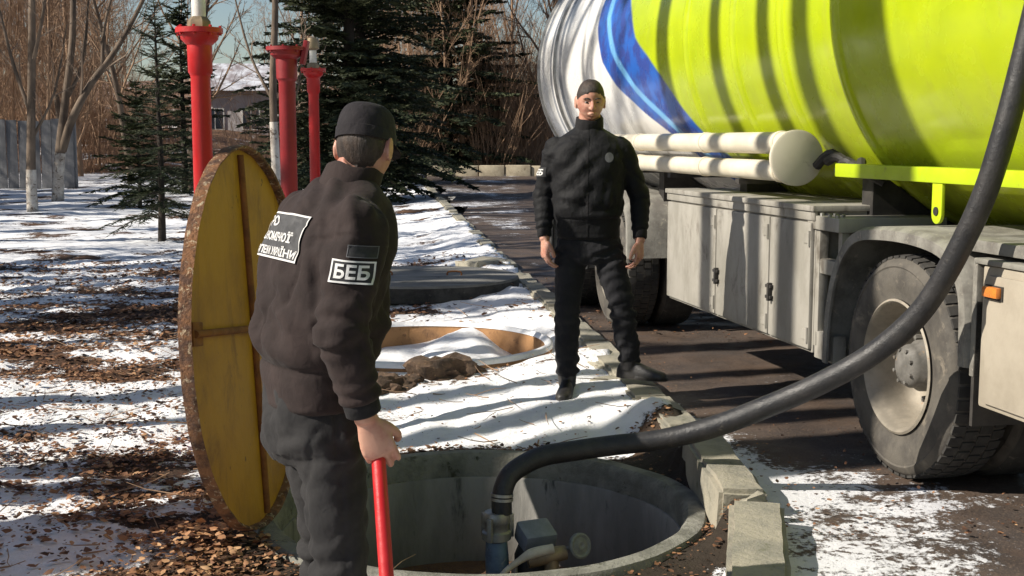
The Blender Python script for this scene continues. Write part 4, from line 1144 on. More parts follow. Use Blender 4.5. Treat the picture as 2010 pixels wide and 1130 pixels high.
    for r, h in ((0.085, -0.045), (0.083, 0.0), (0.079, J['collar_h']), (0.075, J['collar_h'] + 0.006), (0.070, J['collar_h']), (0.070, -0.03)):
        rr = []
        for k in range(44):
            a = 2 * math.pi * k / 44
            vv = Vector((math.cos(a) * r * 0.98, math.sin(a) * r * 1.05, 0))
            hh = h + (0.022 * max(0, -math.sin(a)) - 0.022 * max(0, math.sin(a)) ** 3 if h > 0.01 else 0) + 0.004 * math.sin(a * 5 + 1)
            rr.append(nk + Vector((0, -0.002, 0)) + vv + up * hh)
        cr.append(rr)
    b.rings(cr, cap=False); b.build('collar', M['collar'] if J.get('dark_collar') else J['mj'], jacket, 60)
    # ---- trousers
    b = MB()
    zw = J['waist']
    px, py = J['pelvis']
    b.rings([sup((px, py, z), rx, ry, 32, 2.3) for z, rx, ry in ((zw + 0.06, 0.155, 0.105), (zw, 0.164, 0.113), (zw - 0.08, 0.172, 0.122), (zw - 0.13, 0.162, 0.118), (zw - 0.17, 0.10, 0.095))])
    lr = J['legrad']
    for hip, kn, an, toe in legs:
        hip, kn, an = map(Vector, (hip, kn, an))
        b.tube([hip + Vector((0, 0, 0.06)), hip, hip * 0.6 + kn * 0.4, kn * 0.9 + hip * 0.1, kn * 0.8 + an * 0.2, kn * 0.4 + an * 0.6, an + Vector((0, 0, 0.03)), an + Vector((0, 0, -0.005))], [lr[0] * 0.9, lr[0], lr[1], lr[2], lr[2] * 0.97, lr[3], lr[4], lr[4] * 0.97], 26, sub=4)
    tm = remesh(b, 0.009, 5)
    C = get_co(tm); N = get_no(tm); d = np.zeros(len(C))
    for i, (hip, kn, an, toe) in enumerate(legs):
        par, dist = seg_param(C, [hip, kn, an])
        w = sstep(0.16, 0.11, dist)
        wob_ = n3(C[:, 0] * 5, C[:, 1] * 5, C[:, 2] * 5, 130 + i) - 0.5
        ph = par * 0.45 * 12 + 2.6 * wob_ + 0.35 * np.sin(np.arctan2(C[:, 1] - kn[1], C[:, 0] - kn[0]))
        rg = np.sin(2 * np.pi * ph); rg = np.sign(rg) * np.abs(rg) ** 0.7
        amp = 0.002 + 0.0075 * np.exp(-((par - 1.08) / 0.25) ** 2) + 0.009 * np.exp(-((par - 1.88) / 0.22) ** 2) + 0.006 * np.exp(-((par - 0.1) / 0.2) ** 2)
        env = sstep(0.36, 0.58, n3(C[:, 0] * 6 + 5, C[:, 1] * 6, C[:, 2] * 6, 140 + i))
        d += w * amp * rg * (0.3 + 0.7 * env)
    for i, (hip, kn, an, toe) in enumerate(legs):
        par, dist = seg_param(C, [hip, kn, an])
        ax_ = np.array(hip) + np.clip(par, 0, 1)[:, None] * (np.array(kn) - np.array(hip)) + np.clip(par - 1, 0, 1)[:, None] * (np.array(an) - np.array(kn))
        rel = C - ax_
        sg = 1 if hip[0] > 0 else -1
        an_ = np.arctan2(rel[:, 1] + 0.01, rel[:, 0] * sg)
        d -= 0.004 * np.exp(-(an_ / 0.055) ** 2) * sstep(0.16, 0.11, dist) * (C[:, 0] * sg > 0)
    d -= 0.007 * J['fold'] * crease(C, (0.8, 0.5, 0.35), 9, 250) + 0.004 * J['fold'] * crease(C, (0.2, 0.6, 0.8), 14, 270)
    d += 0.0055 * fold(C, (1, 0.3, 0.5), 10, 150, 0.6, 4) + 0.005 * (n3(C[:, 0] * 10, C[:, 1] * 10, C[:, 2] * 10, 160) - 0.5) * 2
    set_co(tm, C + N * d[:, None])
    trousers = link('trousers', tm, J['mt'], P, 180)
    # ---- boots
    for hip, kn, an, toe in legs:
        an = Vector(an); toe = Vector(toe)
        dd = Vector((toe.x - an.x, toe.y - an.y, 0)); L = dd.length; dd.normalize(); sd = Vector((dd.y, -dd.x, 0))
        zg = toe.z - 0.03
        b = MB()
        b.tube([an + Vector((0, 0, 0.10)), an + Vector((0, 0, 0.03)), Vector((an.x, an.y, zg + 0.05)) - dd * 0.005], [0.055, 0.056, 0.05], 20, sub=3)
        rs = []
        for t_, w, h in ((-0.075, 0.022, 0.06), (-0.06, 0.036, 0.085), (-0.02, 0.040, 0.10), (0.05, 0.041, 0.10), (0.11, 0.046, 0.075), (0.165, 0.047, 0.058), (0.205, 0.038, 0.048), (0.225, 0.02, 0.036)):
            c = Vector((an.x, an.y, zg)) + dd * t_
            rr = []
            for k in range(20):
                a = 2 * math.pi * k / 20
                yy = max(math.sin(a), -0.25) if math.sin(a) < 0 else math.sin(a)
                rr.append(c + sd * (w * math.copysign(abs(math.cos(a)) ** 0.8, math.cos(a))) + Vector((0, 0, 0.02 + (h - 0.02) * max(0, yy) + min(0, yy) * 0.06)))
            rs.append(rr)
        b.rings(rs)
        bm_ = remesh(b, 0.006, 3)
        boot = link('boot', bm_, M['leather'], P, 180)
        b = MB(); rs = []
        for z in (0.0, 0.022):
            rr = []
            for k in range(28):
                a = 2 * math.pi * k / 28
                l = 0.157 * math.cos(a); w = 0.046 * math.copysign(abs(math.sin(a)) ** 0.7, math.sin(a)) * (1 if l > 0 else 0.86)
                rr.append(Vector((an.x, an.y, zg + z)) + dd * (l + 0.075) + sd * w)
            rs.append(rr)
        b.rings(rs); b.build('sole', M['leather'], boot, 40, bevel=0.004)
    return P, jacket, trousers

RZ = lambda a: Matrix.Rotation(a, 3, 'Z')
RX = lambda a: Matrix.Rotation(a, 3, 'X')

# ---- nearer man, seen from behind his right side, leaning towards the shaft
P1 = dict(
    label='man in dark jacket and black cap seen from behind, gripping a red bar', loc=(-0.53, 3.30, -0.12), rz=R(-60),
    spine=[(0.915, 0, -0.002, 0.16, 0.11), (0.93, 0, -0.002, 0.176, 0.122), (0.99, 0, 0.002, 0.182, 0.126), (1.035, 0, 0.005, 0.188, 0.132), (1.07, 0, 0.008, 0.204, 0.15), (1.15, 0, 0.016, 0.21, 0.152), (1.25, 0, 0.032, 0.218, 0.15), (1.34, 0, 0.048, 0.222, 0.146), (1.41, 0, 0.062, 0.205, 0.135), (1.465, 0, 0.078, 0.15, 0.115), (1.50, 0, 0.095, 0.095, 0.088), (1.52, 0, 0.105, 0.07, 0.07)],
    armR=[(0.195, 0.05, 1.405), (0.265, -0.025, 1.15), (0.268, 0.030, 0.935)],
    armL=[(-0.195, 0.055, 1.40), (-0.27, 0.05, 1.13), (-0.245, 0.10, 0.93)],
    armrad=(0.080, 0.073, 0.065, 0.060, 0.054),
    legs=[((0.088, 0.005, 0.88), (0.105, 0.025, 0.50), (0.11, -0.03, 0.10), (0.14, 0.12, 0.03)), ((-0.085, 0.03, 0.88), (-0.11, 0.075, 0.50), (-0.12, 0.05, 0.10), (-0.15, 0.2, 0.03))],
    legrad=(0.092, 0.086, 0.075, 0.073, 0.076), pelvis=(0, -0.01), waist=0.94, hem=0.92, fold=1.15,
    head=(0.008, 0.155, 1.600), headM=RZ(R(42)) @ RX(R(-14)), neck=(0.0, 0.105, 1.49), collar_h=0.055,
    handR=((0.269, 0.036, 0.925), (0.10, 0.34, -0.93), (0.9, -0.42, 0.1), (28, 88, 60), (0.75, 0.35, -0.5, 0.6, -0.2, -0.7), 1, 1.05, 0.03),
    handL=((-0.243, 0.105, 0.92), (0.1, 0.2, -0.9), (-0.6, 0.6, 0.2), (35, 45, 30), (0.9, 0.3, -0.4, 0.9, 0.0, -0.4), 1, 1.0, 0.03),
    drape=(0.75, -0.25, 0.55), drape2=(0.1, -0.35, 0.9), mj=M['jacket1'], mt=M['trouser1'])
man1, jack1, trous1 = make_person(P1)

def bvh_of(o):
    m = o.data
    return BVHTree.FromPolygons([v.co.copy() for v in m.vertices], [tuple(p.vertices) for p in m.polygons])
bv = bvh_of(jack1)
# back patch
Ub = Vector((1, 0, 0)); Vb = Vector((0, 0.3, 1)); dn = Vector((0, 1, -0.28))
ob = Vector((-0.02, -0.10, 1.378))
mp = project_patch(bv, ob, Ub, Vb, dn, 0.004); mp2 = project_patch(bv, ob, Ub, Vb, dn, 0.0055)
patch_sheet(mp, 0.29, 0.125).build('back_patch', M['patch_ground'], jack1, 60)
b = MB(); patch_border(mp2, 0.29, 0.125, 0.005, b); b.build('patch_border', M['patch_white'], jack1, 60)
b = MB(); patch_text(mp2, [('БЮРО', -0.132, 0.023, 0.12, 0.028), ('ЕКОНОМІЧНОЇ', -0.132, -0.016, 0.235, 0.030), ('БЕЗПЕКИ УКРАЇНИ', -0.132, -0.054, 0.265, 0.028)], b); b.build('patch_lettering', M['patch_white'], jack1, 0, fixn=False)
# sleeve patches
ct = Vector((0.235, 0.030, 1.30)); dn = Vector((-0.82, 0.58, 0)).normalized(); Us = Vector((0.58, 0.82, -0.10)).normalized(); Vs = dn.cross(Us) * -1
if Vs.z < 0: Vs = -Vs
mp = project_patch(bv, ct, Us, Vs, dn, 0.004, 0.05); mp2 = project_patch(bv, ct, Us, Vs, dn, 0.0055, 0.05)
patch_sheet(mp, 0.106, 0.055).build('sleeve_patch', M['patch_black'], jack1, 60)
b = MB(); patch_border(mp2, 0.106, 0.055, 0.0042, b); b.build('patch_border', M['patch_white'], jack1, 60)
b = MB(); patch_text(mp2, [('БЕБ', -0.042, -0.0175, 0.084, 0.035)], b); b.build('patch_lettering', M['patch_white'], jack1, 0, fixn=False)
mp = project_patch(bv, ct + Vs * 0.050 + Us * 0.018, Us, Vs, dn, 0.004); mp2 = project_patch(bv, ct + Vs * 0.050 + Us * 0.018, Us, Vs, dn, 0.0055)
patch_sheet(mp, 0.07, 0.03).build('pocket_flap', M['patch_black'], jack1, 60)
b = MB(); patch_border(mp2, 0.07, 0.03, 0.002, b); b.build('flap_edge', M['patch_dim'], jack1, 60)
# cap: low crown, sweatband and peak towards the face
def make_cap(P, hc, HM):
    hc = Vector(hc)
    b = MB(); rs = []
    for j in range(15):
        t_ = j / 14
        z = 0.018 + 0.096 * math.sin(t_ * math.pi / 2) ** 0.9
        k = math.cos(t_ * math.pi / 2) ** 0.42 if j < 14 else 0.002
        rr = []
        for i in range(40):
            a = 2 * math.pi * i / 40
            q = 1 + 0.012 * math.sin(a * 3 + 1) * (t_) + 0.01 * mnoise.noise(Vector((math.cos(a) * 3, math.sin(a) * 3, t_ * 4)))
            rr.append(hc + HM @ Vector((0.077 * k * q * math.cos(a), (0.096 * k * q) * math.sin(a) - 0.002, z - 0.004 * math.sin(a) * (1 - t_))))
        rs.append(rr)
    inner = [[p + (hc - p) * 0.06 for p in rs[0]]]
    b.rings(inner + rs); cp = b.build('cap', M['cap'], P, 60)
    b = MB(); b.rings([[hc + HM @ Vector((0.0782 * k * math.cos(2 * math.pi * i / 40), 0.0972 * k * math.sin(2 * math.pi * i / 40) - 0.002, z)) for i in range(40)] for z, k in ((0.014, 0.97), (0.013, 1.0), (0.042, 1.0), (0.044, 0.96))], cap=False); b.build('cap_band', M['cap'], cp, 60)
    b = MB(); vs = []
    for lay in (0, 0.004):
        for r_ in (0.0, 0.035, 0.06):
            for i in range(15):
                a = math.pi * (0.16 + 0.68 * i / 14)
                s_ = math.sin(math.pi * i / 14) ** 0.5
                vs.append(hc + HM @ Vector(((0.080 + r_ * 0.25 * s_) * math.cos(a), (0.098 + r_ * s_) * math.sin(a), 0.020 - 0.25 * r_ * s_ + lay - 0.010 * abs(math.cos(a)))))
    fs = []
    for lay in (0, 45):
        for r_ in (0, 1):
            for i in range(14): fs.append((lay + r_ * 15 + i, lay + r_ * 15 + i + 1, lay + (r_ + 1) * 15 + i + 1, lay + (r_ + 1) * 15 + i))
    for i in range(14): fs.append((30 + i, 31 + i, 76 + i, 75 + i))
    b.add(vs, fs); b.build('cap_peak', M['cap'], cp, 60)
    b = MB(); b.lathe([(0.009, 0), (0.008, 0.004), (0.001, 0.006)], hc + HM @ Vector((0, -0.002, 0.114)), HM @ Vector((0, 0, 1)), 10); b.build('cap_button', M['cap'], cp)
make_cap(man1, P1['head'], P1['headM'])
# the red bar: its top end lies in the curled right hand
wr_, f_, n_ = [Vector(q) for q in P1['handR'][:3]]
f_.normalize(); n_ = (n_ - f_ * n_.dot(f_)).normalized()
M1 = Matrix.Translation(P1['loc']) @ Matrix.Rotation(P1['rz'], 4, 'Z')
top = M1 @ (wr_ + f_ * 0.075 - n_ * 0.033)
foot = Vector((-0.240, 2.66, -0.11))
b = MB(); b.tube([top + (top - foot).normalized() * 0.025, top, foot], 0.0182, 20)
bar = b.build('red_lever_bar', M['red'], bevel=0.003)
tag(bar, 'long red steel bar held upright in the nearer man\'s right hand', 'bar')


# ---- far man, facing the camera, one foot on the kerb
P2 = dict(
    label='man in black jacket facing us with one foot on the kerb', loc=(0.455, 7.15, 0.045), rz=R(174),
    spine=[(0.895, 0.02, 0, 0.165, 0.12), (0.91, 0.02, 0, 0.180, 0.132), (0.96, 0.02, 0, 0.183, 0.136), (1.0, 0.02, 0.005, 0.185, 0.14), (1.04, 0.02, 0.012, 0.193, 0.152), (1.12, 0.02, 0.014, 0.197, 0.152), (1.22, 0.02, 0.012, 0.203, 0.148), (1.33, 0.02, 0.01, 0.212, 0.142), (1.41, 0.02, 0.004, 0.205, 0.122), (1.475, 0.02, -0.002, 0.155, 0.1), (1.515, 0.02, -0.005, 0.092, 0.082), (1.535, 0.02, -0.005, 0.068, 0.068)],
    armR=[(0.205, 0.0, 1.40), (0.282, -0.025, 1.14), (0.265, 0.06, 0.905)],
    armL=[(-0.168, 0.0, 1.40), (-0.272, -0.03, 1.13), (-0.275, 0.055, 0.90)],
    armrad=(0.076, 0.066, 0.059, 0.055, 0.048),
    legs=[((0.112, 0.0, 0.85), (0.135, 0.055, 0.49), (0.135, 0.015, 0.10), (0.145, 0.17, 0.02)), ((-0.08, 0.0, 0.85), (-0.175, 0.04, 0.53), (-0.225, -0.02, 0.185), (-0.37, 0.035, 0.118))],
    legrad=(0.092, 0.088, 0.073, 0.068, 0.064), pelvis=(0.018, 0), waist=0.93, hem=0.90, fold=0.75,
    head=(0.010, 0.035, 1.672), headM=RZ(R(10)) @ RX(R(-6)), neck=(0.018, 0.0, 1.53), collar_h=0.05, dark_collar=True, hs=1.0,
    handR=((0.264, 0.065, 0.895), (-0.05, 0.12, -1), (0.85, 0.5, 0.1), (22, 38, 25), (0.85, 0.45, -0.2, 0.95, 0.1, -0.2), 1, 1.05, 0.05),
    handL=((-0.275, 0.06, 0.89), (0.02, 0.1, -1), (-0.9, 0.45, 0.0), (25, 42, 28), (0.85, 0.45, -0.2, 0.95, 0.1, -0.2), -1, 1.05, 0.05),
    drape=(0.6, 0.3, 0.75), drape2=(0.75, 0.2, 0.6), mj=M['jacket2'], mt=M['trouser2'])
man2, jack2, trous2 = make_person(P2)
bv = bvh_of(jack2)
ct = Vector((0.27, 0.0, 1.275)); dn = Vector((-0.9, -0.42, 0)).normalized(); Us = Vector((-0.42, 0.9, 0)).normalized(); Vs = Vector((0, 0, 1))
mp = project_patch(bv, ct, Us, Vs, dn, 0.004); mp2 = project_patch(bv, ct, Us, Vs, dn, 0.006)
patch_sheet(mp, 0.11, 0.056).build('sleeve_patch', M['patch_black'], jack2, 60)
b = MB(); patch_text(mp2, [('БЕБ', -0.044, -0.018, 0.088, 0.036)], b); b.build('patch_lettering', M['patch_white'], jack2, 0, fixn=False)
ct = Vector((-0.10, 0.15, 1.36)); dn = Vector((0, -1, 0)); mp = project_patch(bv, ct, (-1, 0, 0), (0, 0, 1), dn, 0.004)
b = MB(); vs = [mp(0, 0)] + [mp(0.024 * math.cos(2 * math.pi * k / 16), 0.028 * math.sin(2 * math.pi * k / 16)) for k in range(16)]
b.add(vs, [(0, 1 + k, 1 + (k + 1) % 16) for k in range(16)]); b.build('chest_emblem', M['patch_dim'], jack2, 0)
b = MB()
mpz = project_patch(bv, (0.02, 0.15, 1.2), (-1, 0, 0), (0, 0, 1), (0, -1, 0), 0.0025)
vs = [mpz(x, z) for z in np.linspace(-0.3, 0.28, 40) for x in (-0.006, 0.006)]
b.add(vs, [(2 * i, 2 * i + 1, 2 * i + 3, 2 * i + 2) for i in range(39)]); b.build('zip', M['collar'], jack2, 0)
# ------------------------------------------------------------------ trees
def limb_path(rg, p, d, L, n, wob, lift=0.0):
    pts = [Vector(p)]; d = Vector(d).normalized()
    for i in range(n):
        d = (d + Vector((rg.gauss(0, wob), rg.gauss(0, wob), rg.gauss(0, wob) + lift))).normalized()
        pts.append(pts[-1] + d * (L / n))
    return pts

def taper(r0, r1, n): return [r0 + (r1 - r0) * i / n for i in range(n + 1)]

def twigs(rg, mb, path, r, level, maxlev, spread, lenf, start=0.25, count=7, lift=0.12):
    n = len(path) - 1
    tot = sum((path[i + 1] - path[i]).length for i in range(n))
    for k in range(count):
        t = start + (1 - start) * (k + rg.random()) / count
        i = min(int(t * n), n - 1); f = t * n - i
        p = path[i].lerp(path[i + 1], f); d = (path[i + 1] - path[i]).normalized()
        az = rg.random() * 2 * math.pi
        u, w = frame(d)
        side = u * math.cos(az) + w * math.sin(az)
        a = spread * rg.uniform(0.6, 1.25)
        dd = d * math.cos(a) + side * math.sin(a)
        L = tot * lenf * (1.15 - 0.6 * t) * rg.uniform(0.6, 1.2)
        rr = r * (1 - 0.8 * t) * 0.55
        pp = limb_path(rg, p, dd, L, 3 if level < maxlev else 2, 0.13, lift * 0.3)
        if level < maxlev:
            mb.tube(pp, taper(max(rr, 0.006), max(rr * 0.3, 0.003), len(pp) - 1), 4 if level < 2 else 3, cap=False)
            twigs(rg, mb, pp, max(rr, 0.008), level + 1, maxlev, spread, lenf * 1.05, 0.15, count if level < 2 else max(4, count - 2), lift)
        else:
            q, w2 = frame(pp[-1] - pp[0]); wd = max(rr, 0.0045)
            s_ = (q * math.cos(az) + w2 * math.sin(az)) * wd
            mb.add([pp[0] - s_, pp[0] + s_, pp[1] + s_ * 0.7, pp[1] - s_ * 0.7, pp[2]], [(0, 1, 2, 3), (3, 2, 4)])

def bare_tree(seed, H, r, limbs, maxlev=3, clear=0.3, spread=0.65, count=7, lean=(0, 0), lenf=0.42):
    rg = random.Random(seed)
    tr = MB(); cr = MB()
    path = limb_path(rg, (0, 0, -0.15), (lean[0], lean[1], 1), H, 9, 0.05, 0.03)
    tr.tube(path, [r * 1.25] + taper(r, r * 0.16, 8), 9, cap=False, sub=2)
    n = len(path) - 1
    for k in range(limbs):
        t = clear + (1 - clear) * (k + rg.random() * 0.8) / limbs
        i = min(int(t * n), n - 1); p = path[i].lerp(path[i + 1], t * n - i)
        az = k * 2.4 + rg.uniform(-0.5, 0.5)
        a = spread * rg.uniform(0.7, 1.2)
        dd = Vector((math.cos(az) * math.sin(a), math.sin(az) * math.sin(a), math.cos(a)))
        L = H * lenf * (1.15 - 0.75 * t) * rg.uniform(0.75, 1.15)
        rr = r * (1 - 0.8 * t) * 0.5
        pp = limb_path(rg, p, dd, L, 5, 0.10, 0.05)
        cr.tube(pp, taper(rr, rr * 0.25, 5), 5, cap=False)
        twigs(rg, cr, pp, rr, 1, maxlev, 0.7, 0.42, 0.15, count)
    return tr, cr

def tree_thing(name, loc, tr, cr, mt, mc, label, cat='tree', group=None, wash=None):
    t_ = tag(empty(name, loc), label, cat, group)
    o = tr.build('trunk', mt, t_, 60, fixn=False); c = cr.build('crown', mc, t_, 0, fixn=False)
    return t_

# white washed trees on the left
rg = random.Random(77)
def washed(base, trunk_pts, rad, forks, label, seed, count=7, wash=1.3, mc=None):
    t_ = tag(empty('bare_tree', base), label, 'tree', 'lime washed trees on the left')
    tr = MB(); cr = MB()
    tr.tube(trunk_pts, rad, 12, cap=False, sub=5); tr.build('trunk', M['bark'], t_, 60)
    b = MB(); pts, rr = spline([Vector(p) for p in trunk_pts], rad, 6)
    k = max(i for i, p in enumerate(pts) if p.z < wash) + 1
    b.tube(pts[:k + 1], [x + 0.006 for x in rr[:k + 1]], 14, cap=False); b.build('lime_wash', M['lime_wash'], t_, 60)
    g2 = random.Random(seed)
    for pts_, r0 in forks:
        pp = [Vector(p) for p in pts_]
        lb = MB(); lb.tube(pp, taper(r0, r0 * 0.3, len(pp) - 1), 9, cap=False, sub=4); lb.build('limb', M['bark'] if mc is None else mc, t_, 60)
        twigs(g2, cr, spline(pp, [0] * len(pp), 2)[0], r0 * 0.8, 1, 3, 0.7, 0.32, 0.25, count)
    cr.build('crown', M['twig_grey'], t_, 0)
    return t_
washed((-10.82, 28.3, -0.12), [(0, 0, -0.1), (0.0, 0, 0.8), (0.05, 0, 1.9), (0.10, 0.1, 3.6), (0.16, 0.2, 5.6)], [0.125, 0.105, 0.095, 0.085, 0.06],
       [([(0.06, 0, 2.2), (-0.35, 0.1, 3.4), (-0.75, 0.2, 5.2)], 0.055), ([(0.1, 0.1, 3.3), (0.5, -0.2, 4.4), (0.8, -0.3, 6.0)], 0.05), ([(0.03, 0, 1.6), (0.5, 0.3, 2.7), (0.8, 0.4, 4.2)], 0.04)], 'slender tree with lime washed foot standing straight before the grey fence', 3, wash=0.95)
washed((-11.95, 33.0, -0.12), [(0, 0, -0.1), (0.05, 0, 0.7), (0.16, 0, 1.6), (0.30, 0, 2.6), (0.52, 0.1, 4.2), (0.6, 0.2, 6.2)], [0.16, 0.14, 0.13, 0.10, 0.085, 0.05],
       [([(0.17, 0, 1.35), (0.50, -0.1, 2.15), (1.05, -0.2, 3.05), (1.75, -0.3, 3.9), (2.45, -0.4, 5.0), (3.1, -0.5, 6.3)], 0.125), ([(0.3, 0, 2.6), (0.75, 0.2, 3.7), (0.95, 0.3, 5.6)], 0.06), ([(1.4, -0.25, 3.45), (1.5, -0.3, 4.5), (1.9, -0.2, 6.0)], 0.06)], 'forked tree with lime washed foot and a thick limb leaning right', 9, wash=1.25, mc=M['bark'])
washed((-3.75, 20.0, -0.12), [(0, 0, -0.1), (0.0, 0, 1.0), (-0.02, 0, 2.4), (0.05, 0, 4.0), (0.0, 0, 6.0)], [0.075, 0.065, 0.06, 0.05, 0.03],
       [([(0, 0, 2.2), (-0.4, 0.1, 3.0), (-0.7, 0.2, 4.2)], 0.03), ([(0, 0, 1.7), (0.35, 0.1, 2.4), (0.5, 0.2, 3.6)], 0.025)], 'thin lime washed tree between the yellow lid and the shade-toned red post', 5, wash=1.75)

def spruce(seed, H, Rb, wh=0.2, per=6, bottom=0.12, fine=1.0, droop=0.35, nl=0.055, fat=0.14):
    rg = random.Random(seed)
    tr = MB(); nd = MB(); st = MB()
    tr.tube([(0, 0, -0.15), (0.02, 0.01, H * 0.3), (0.0, 0.02, H * 0.7), (0, 0, H)], [H * 0.016 + 0.01, H * 0.013, H * 0.007, 0.006], 9, cap=False, sub=3)
    z = H * bottom
    V = nd.v; F = nd.f
    def spray(p, d, L, up):
        """a flat spray: a spine with needle blades on both sides"""
        u = d.cross(up)
        if u.length < 1e-3: return
        u.normalize(); w = u.cross(d)
        n = max(2, int(L / (nl * 0.62) * fine))
        for i in range(n):
            q = p + d * (L * (i + 0.5) / n)
            l = nl * (1.25 - 0.5 * i / n) * rg.uniform(0.8, 1.25)
            for s in (-1, 1):
                e = (d * 0.75 + u * (s * 0.75) + w * rg.uniform(-0.35, 0.45)).normalized()
                wd = (d * fat + w * rg.uniform(-fat, fat)) * l
                o = len(V)
                V.extend([tuple(q - wd), tuple(q + wd), tuple(q + e * l)]); F.append((o, o + 1, o + 2))
        o = len(V); h = w * 0.006 + u * 0.006
        V.extend([tuple(p - h), tuple(p + h), tuple(p + d * (L + nl))]); F.append((o, o + 1, o + 2))
    while z < H * 0.985:
        t_ = (z - H * bottom) / (H * (1 - bottom))
        Lb = Rb * (1 - t_) ** 0.82 + 0.06
        a0 = rg.random() * 6.28
        nb = max(4, int(per * (0.6 + 0.5 * (1 - t_))))
        for k in range(nb):
            if rg.random() < 0.08: continue
            az = a0 + 2 * math.pi * k / nb + rg.uniform(-0.3, 0.3)
            L = Lb * rg.uniform(0.5, 1.22)
            zz = z + rg.uniform(-1.0, 1.0) * wh
            dirh = Vector((math.cos(az), math.sin(az), 0))
            pts = []
            m_ = 6
            el0 = 0.25 + 0.55 * t_ + rg.uniform(-0.15, 0.2)
            for i in range(m_ + 1):
                f = i / m_
                pts.append(Vector((0, 0, zz)) + dirh * (L * f) + Vector((0, 0, L * (el0 * f - (droop + 0.35 * (1 - t_)) * f * f * 1.0 + 0.22 * f ** 3))))
            st.tube(pts, taper(0.012 + 0.006 * L, 0.003, m_), 3, cap=False)
            step = 0.075 / fine
            s_ = 0.12 * L
            while s_ < L:
                f = s_ / L; i = min(int(f * m_), m_ - 1); p = pts[i].lerp(pts[i + 1], f * m_ - i)
                d = (pts[i + 1] - pts[i]).normalized()
                sl = (0.08 + 0.30 * L * (1 - f) ** 0.9 * (0.4 + 0.6 * min(1, f * 3))) * rg.uniform(0.6, 1.2)
                lat = Vector((-dirh.y, dirh.x, 0))
                for sgn in (-1, 1):
                    e = (d * 0.6 + lat * (sgn * 0.85) + Vector((0, 0, rg.uniform(-0.38, 0.08)))).normalized()
                    spray(p, e, sl, Vector((0, 0, 1)))
                s_ += step * (1.5 if L > 1.2 else 1.0)
            spray(pts[-2], (pts[-1] - pts[-2]).normalized(), (pts[-1] - pts[-2]).length + 0.1, Vector((0, 0, 1)))
        z += wh * (0.75 + 0.5 * (1 - t_)) * rg.uniform(0.8, 1.2)
    return tr, nd, st
def spruce_thing(loc, args, label, mn, group=None, rz=0):
    t_ = tag(empty('spruce_tree', loc, rz), label, 'tree', group)
    tr, nd, st = spruce(**args)
    tr.build('trunk', M['dark_bark'], t_, 60); st.build('branches', M['dark_bark'], t_, 0, fixn=False)
    nd.build('crown', mn, t_, 0, fixn=False)
    return t_
G = 'spruces behind the posts'
spruce_thing((-5.6, 20.0, -0.12), dict(seed=1, H=3.7, Rb=0.88, wh=0.16, per=6, bottom=0.13, nl=0.065, fat=0.13), 'small thin spruce with a bare foot left of the yellow lid', M['needle'], G)
spruce_thing((-4.25, 33.0, -0.12), dict(seed=2, H=11.5, Rb=3.0, wh=0.27, per=11, bottom=0.03, fine=0.9, nl=0.14, fat=0.26), 'tall dark spruce straight behind the nearer man\'s cap', M['needle'], G)
spruce_thing((-2.95, 58.5, -0.4), dict(seed=3, H=15.5, Rb=4.6, wh=0.36, per=12, bottom=0.02, fine=0.72, nl=0.2, fat=0.28), 'broad tall spruce beyond the cream parapet between the two men', M['needle'], G)
spruce_thing((-5.3, 44.0, -0.3), dict(seed=4, H=16, Rb=4.2, wh=0.34, per=11, bottom=0.03, fine=0.55, nl=0.17, fat=0.27), 'dark spruce filling the gap behind the tall one', M['needle'], G)
spruce_thing((-7.6, 42.0, -0.3), dict(seed=6, H=4.6, Rb=1.7, wh=0.3, per=8, bottom=0.05, fine=0.6, nl=0.14, fat=0.22), 'low spruce behind the shade-toned red post', M['needle'], G)
spruce_thing((-9.9, 38.0, -0.3), dict(seed=5, H=6.2, Rb=1.5, wh=0.28, per=9, bottom=0.05, fine=0.6, nl=0.14, fat=0.22), 'narrow spruce just right of the small thin one', M['needle'], G)
spruce_thing((-8.9, 30.0, -0.2), dict(seed=8, H=3.0, Rb=1.15, wh=0.2, per=9, bottom=0.04, fine=0.8, nl=0.10, fat=0.2), 'olive green bushy spruce left of the small thin one', M['needle_light'], G)

# single bare trees one can tell apart behind
for (x, y, H, r, sd, lab) in ((-10.6, 41.5, 10, 0.16, 31, 'dark straight trunk behind the small thin spruce'),
                              (1.15, 60.0, 13, 0.24, 32, 'reddish bare trunk beside the white tank end'),
                              (-14.2, 47, 11, 0.13, 33, 'bare tree right behind the end of the grey fence'),
                              (-17.6, 50, 11, 0.14, 34, 'bare tree behind the grey fence'),
                              (-0.9, 66.0, 12, 0.15, 35, 'bare tree between the broad spruce and the white tank end')):
    tr, cr = bare_tree(sd, H, r, 16, 3, 0.22, 0.6, 7)
    tree_thing('bare_tree', (x, y, -0.4), tr, cr, M['bark'], M['twig'], lab, 'tree', 'bare trees of the wood edge')

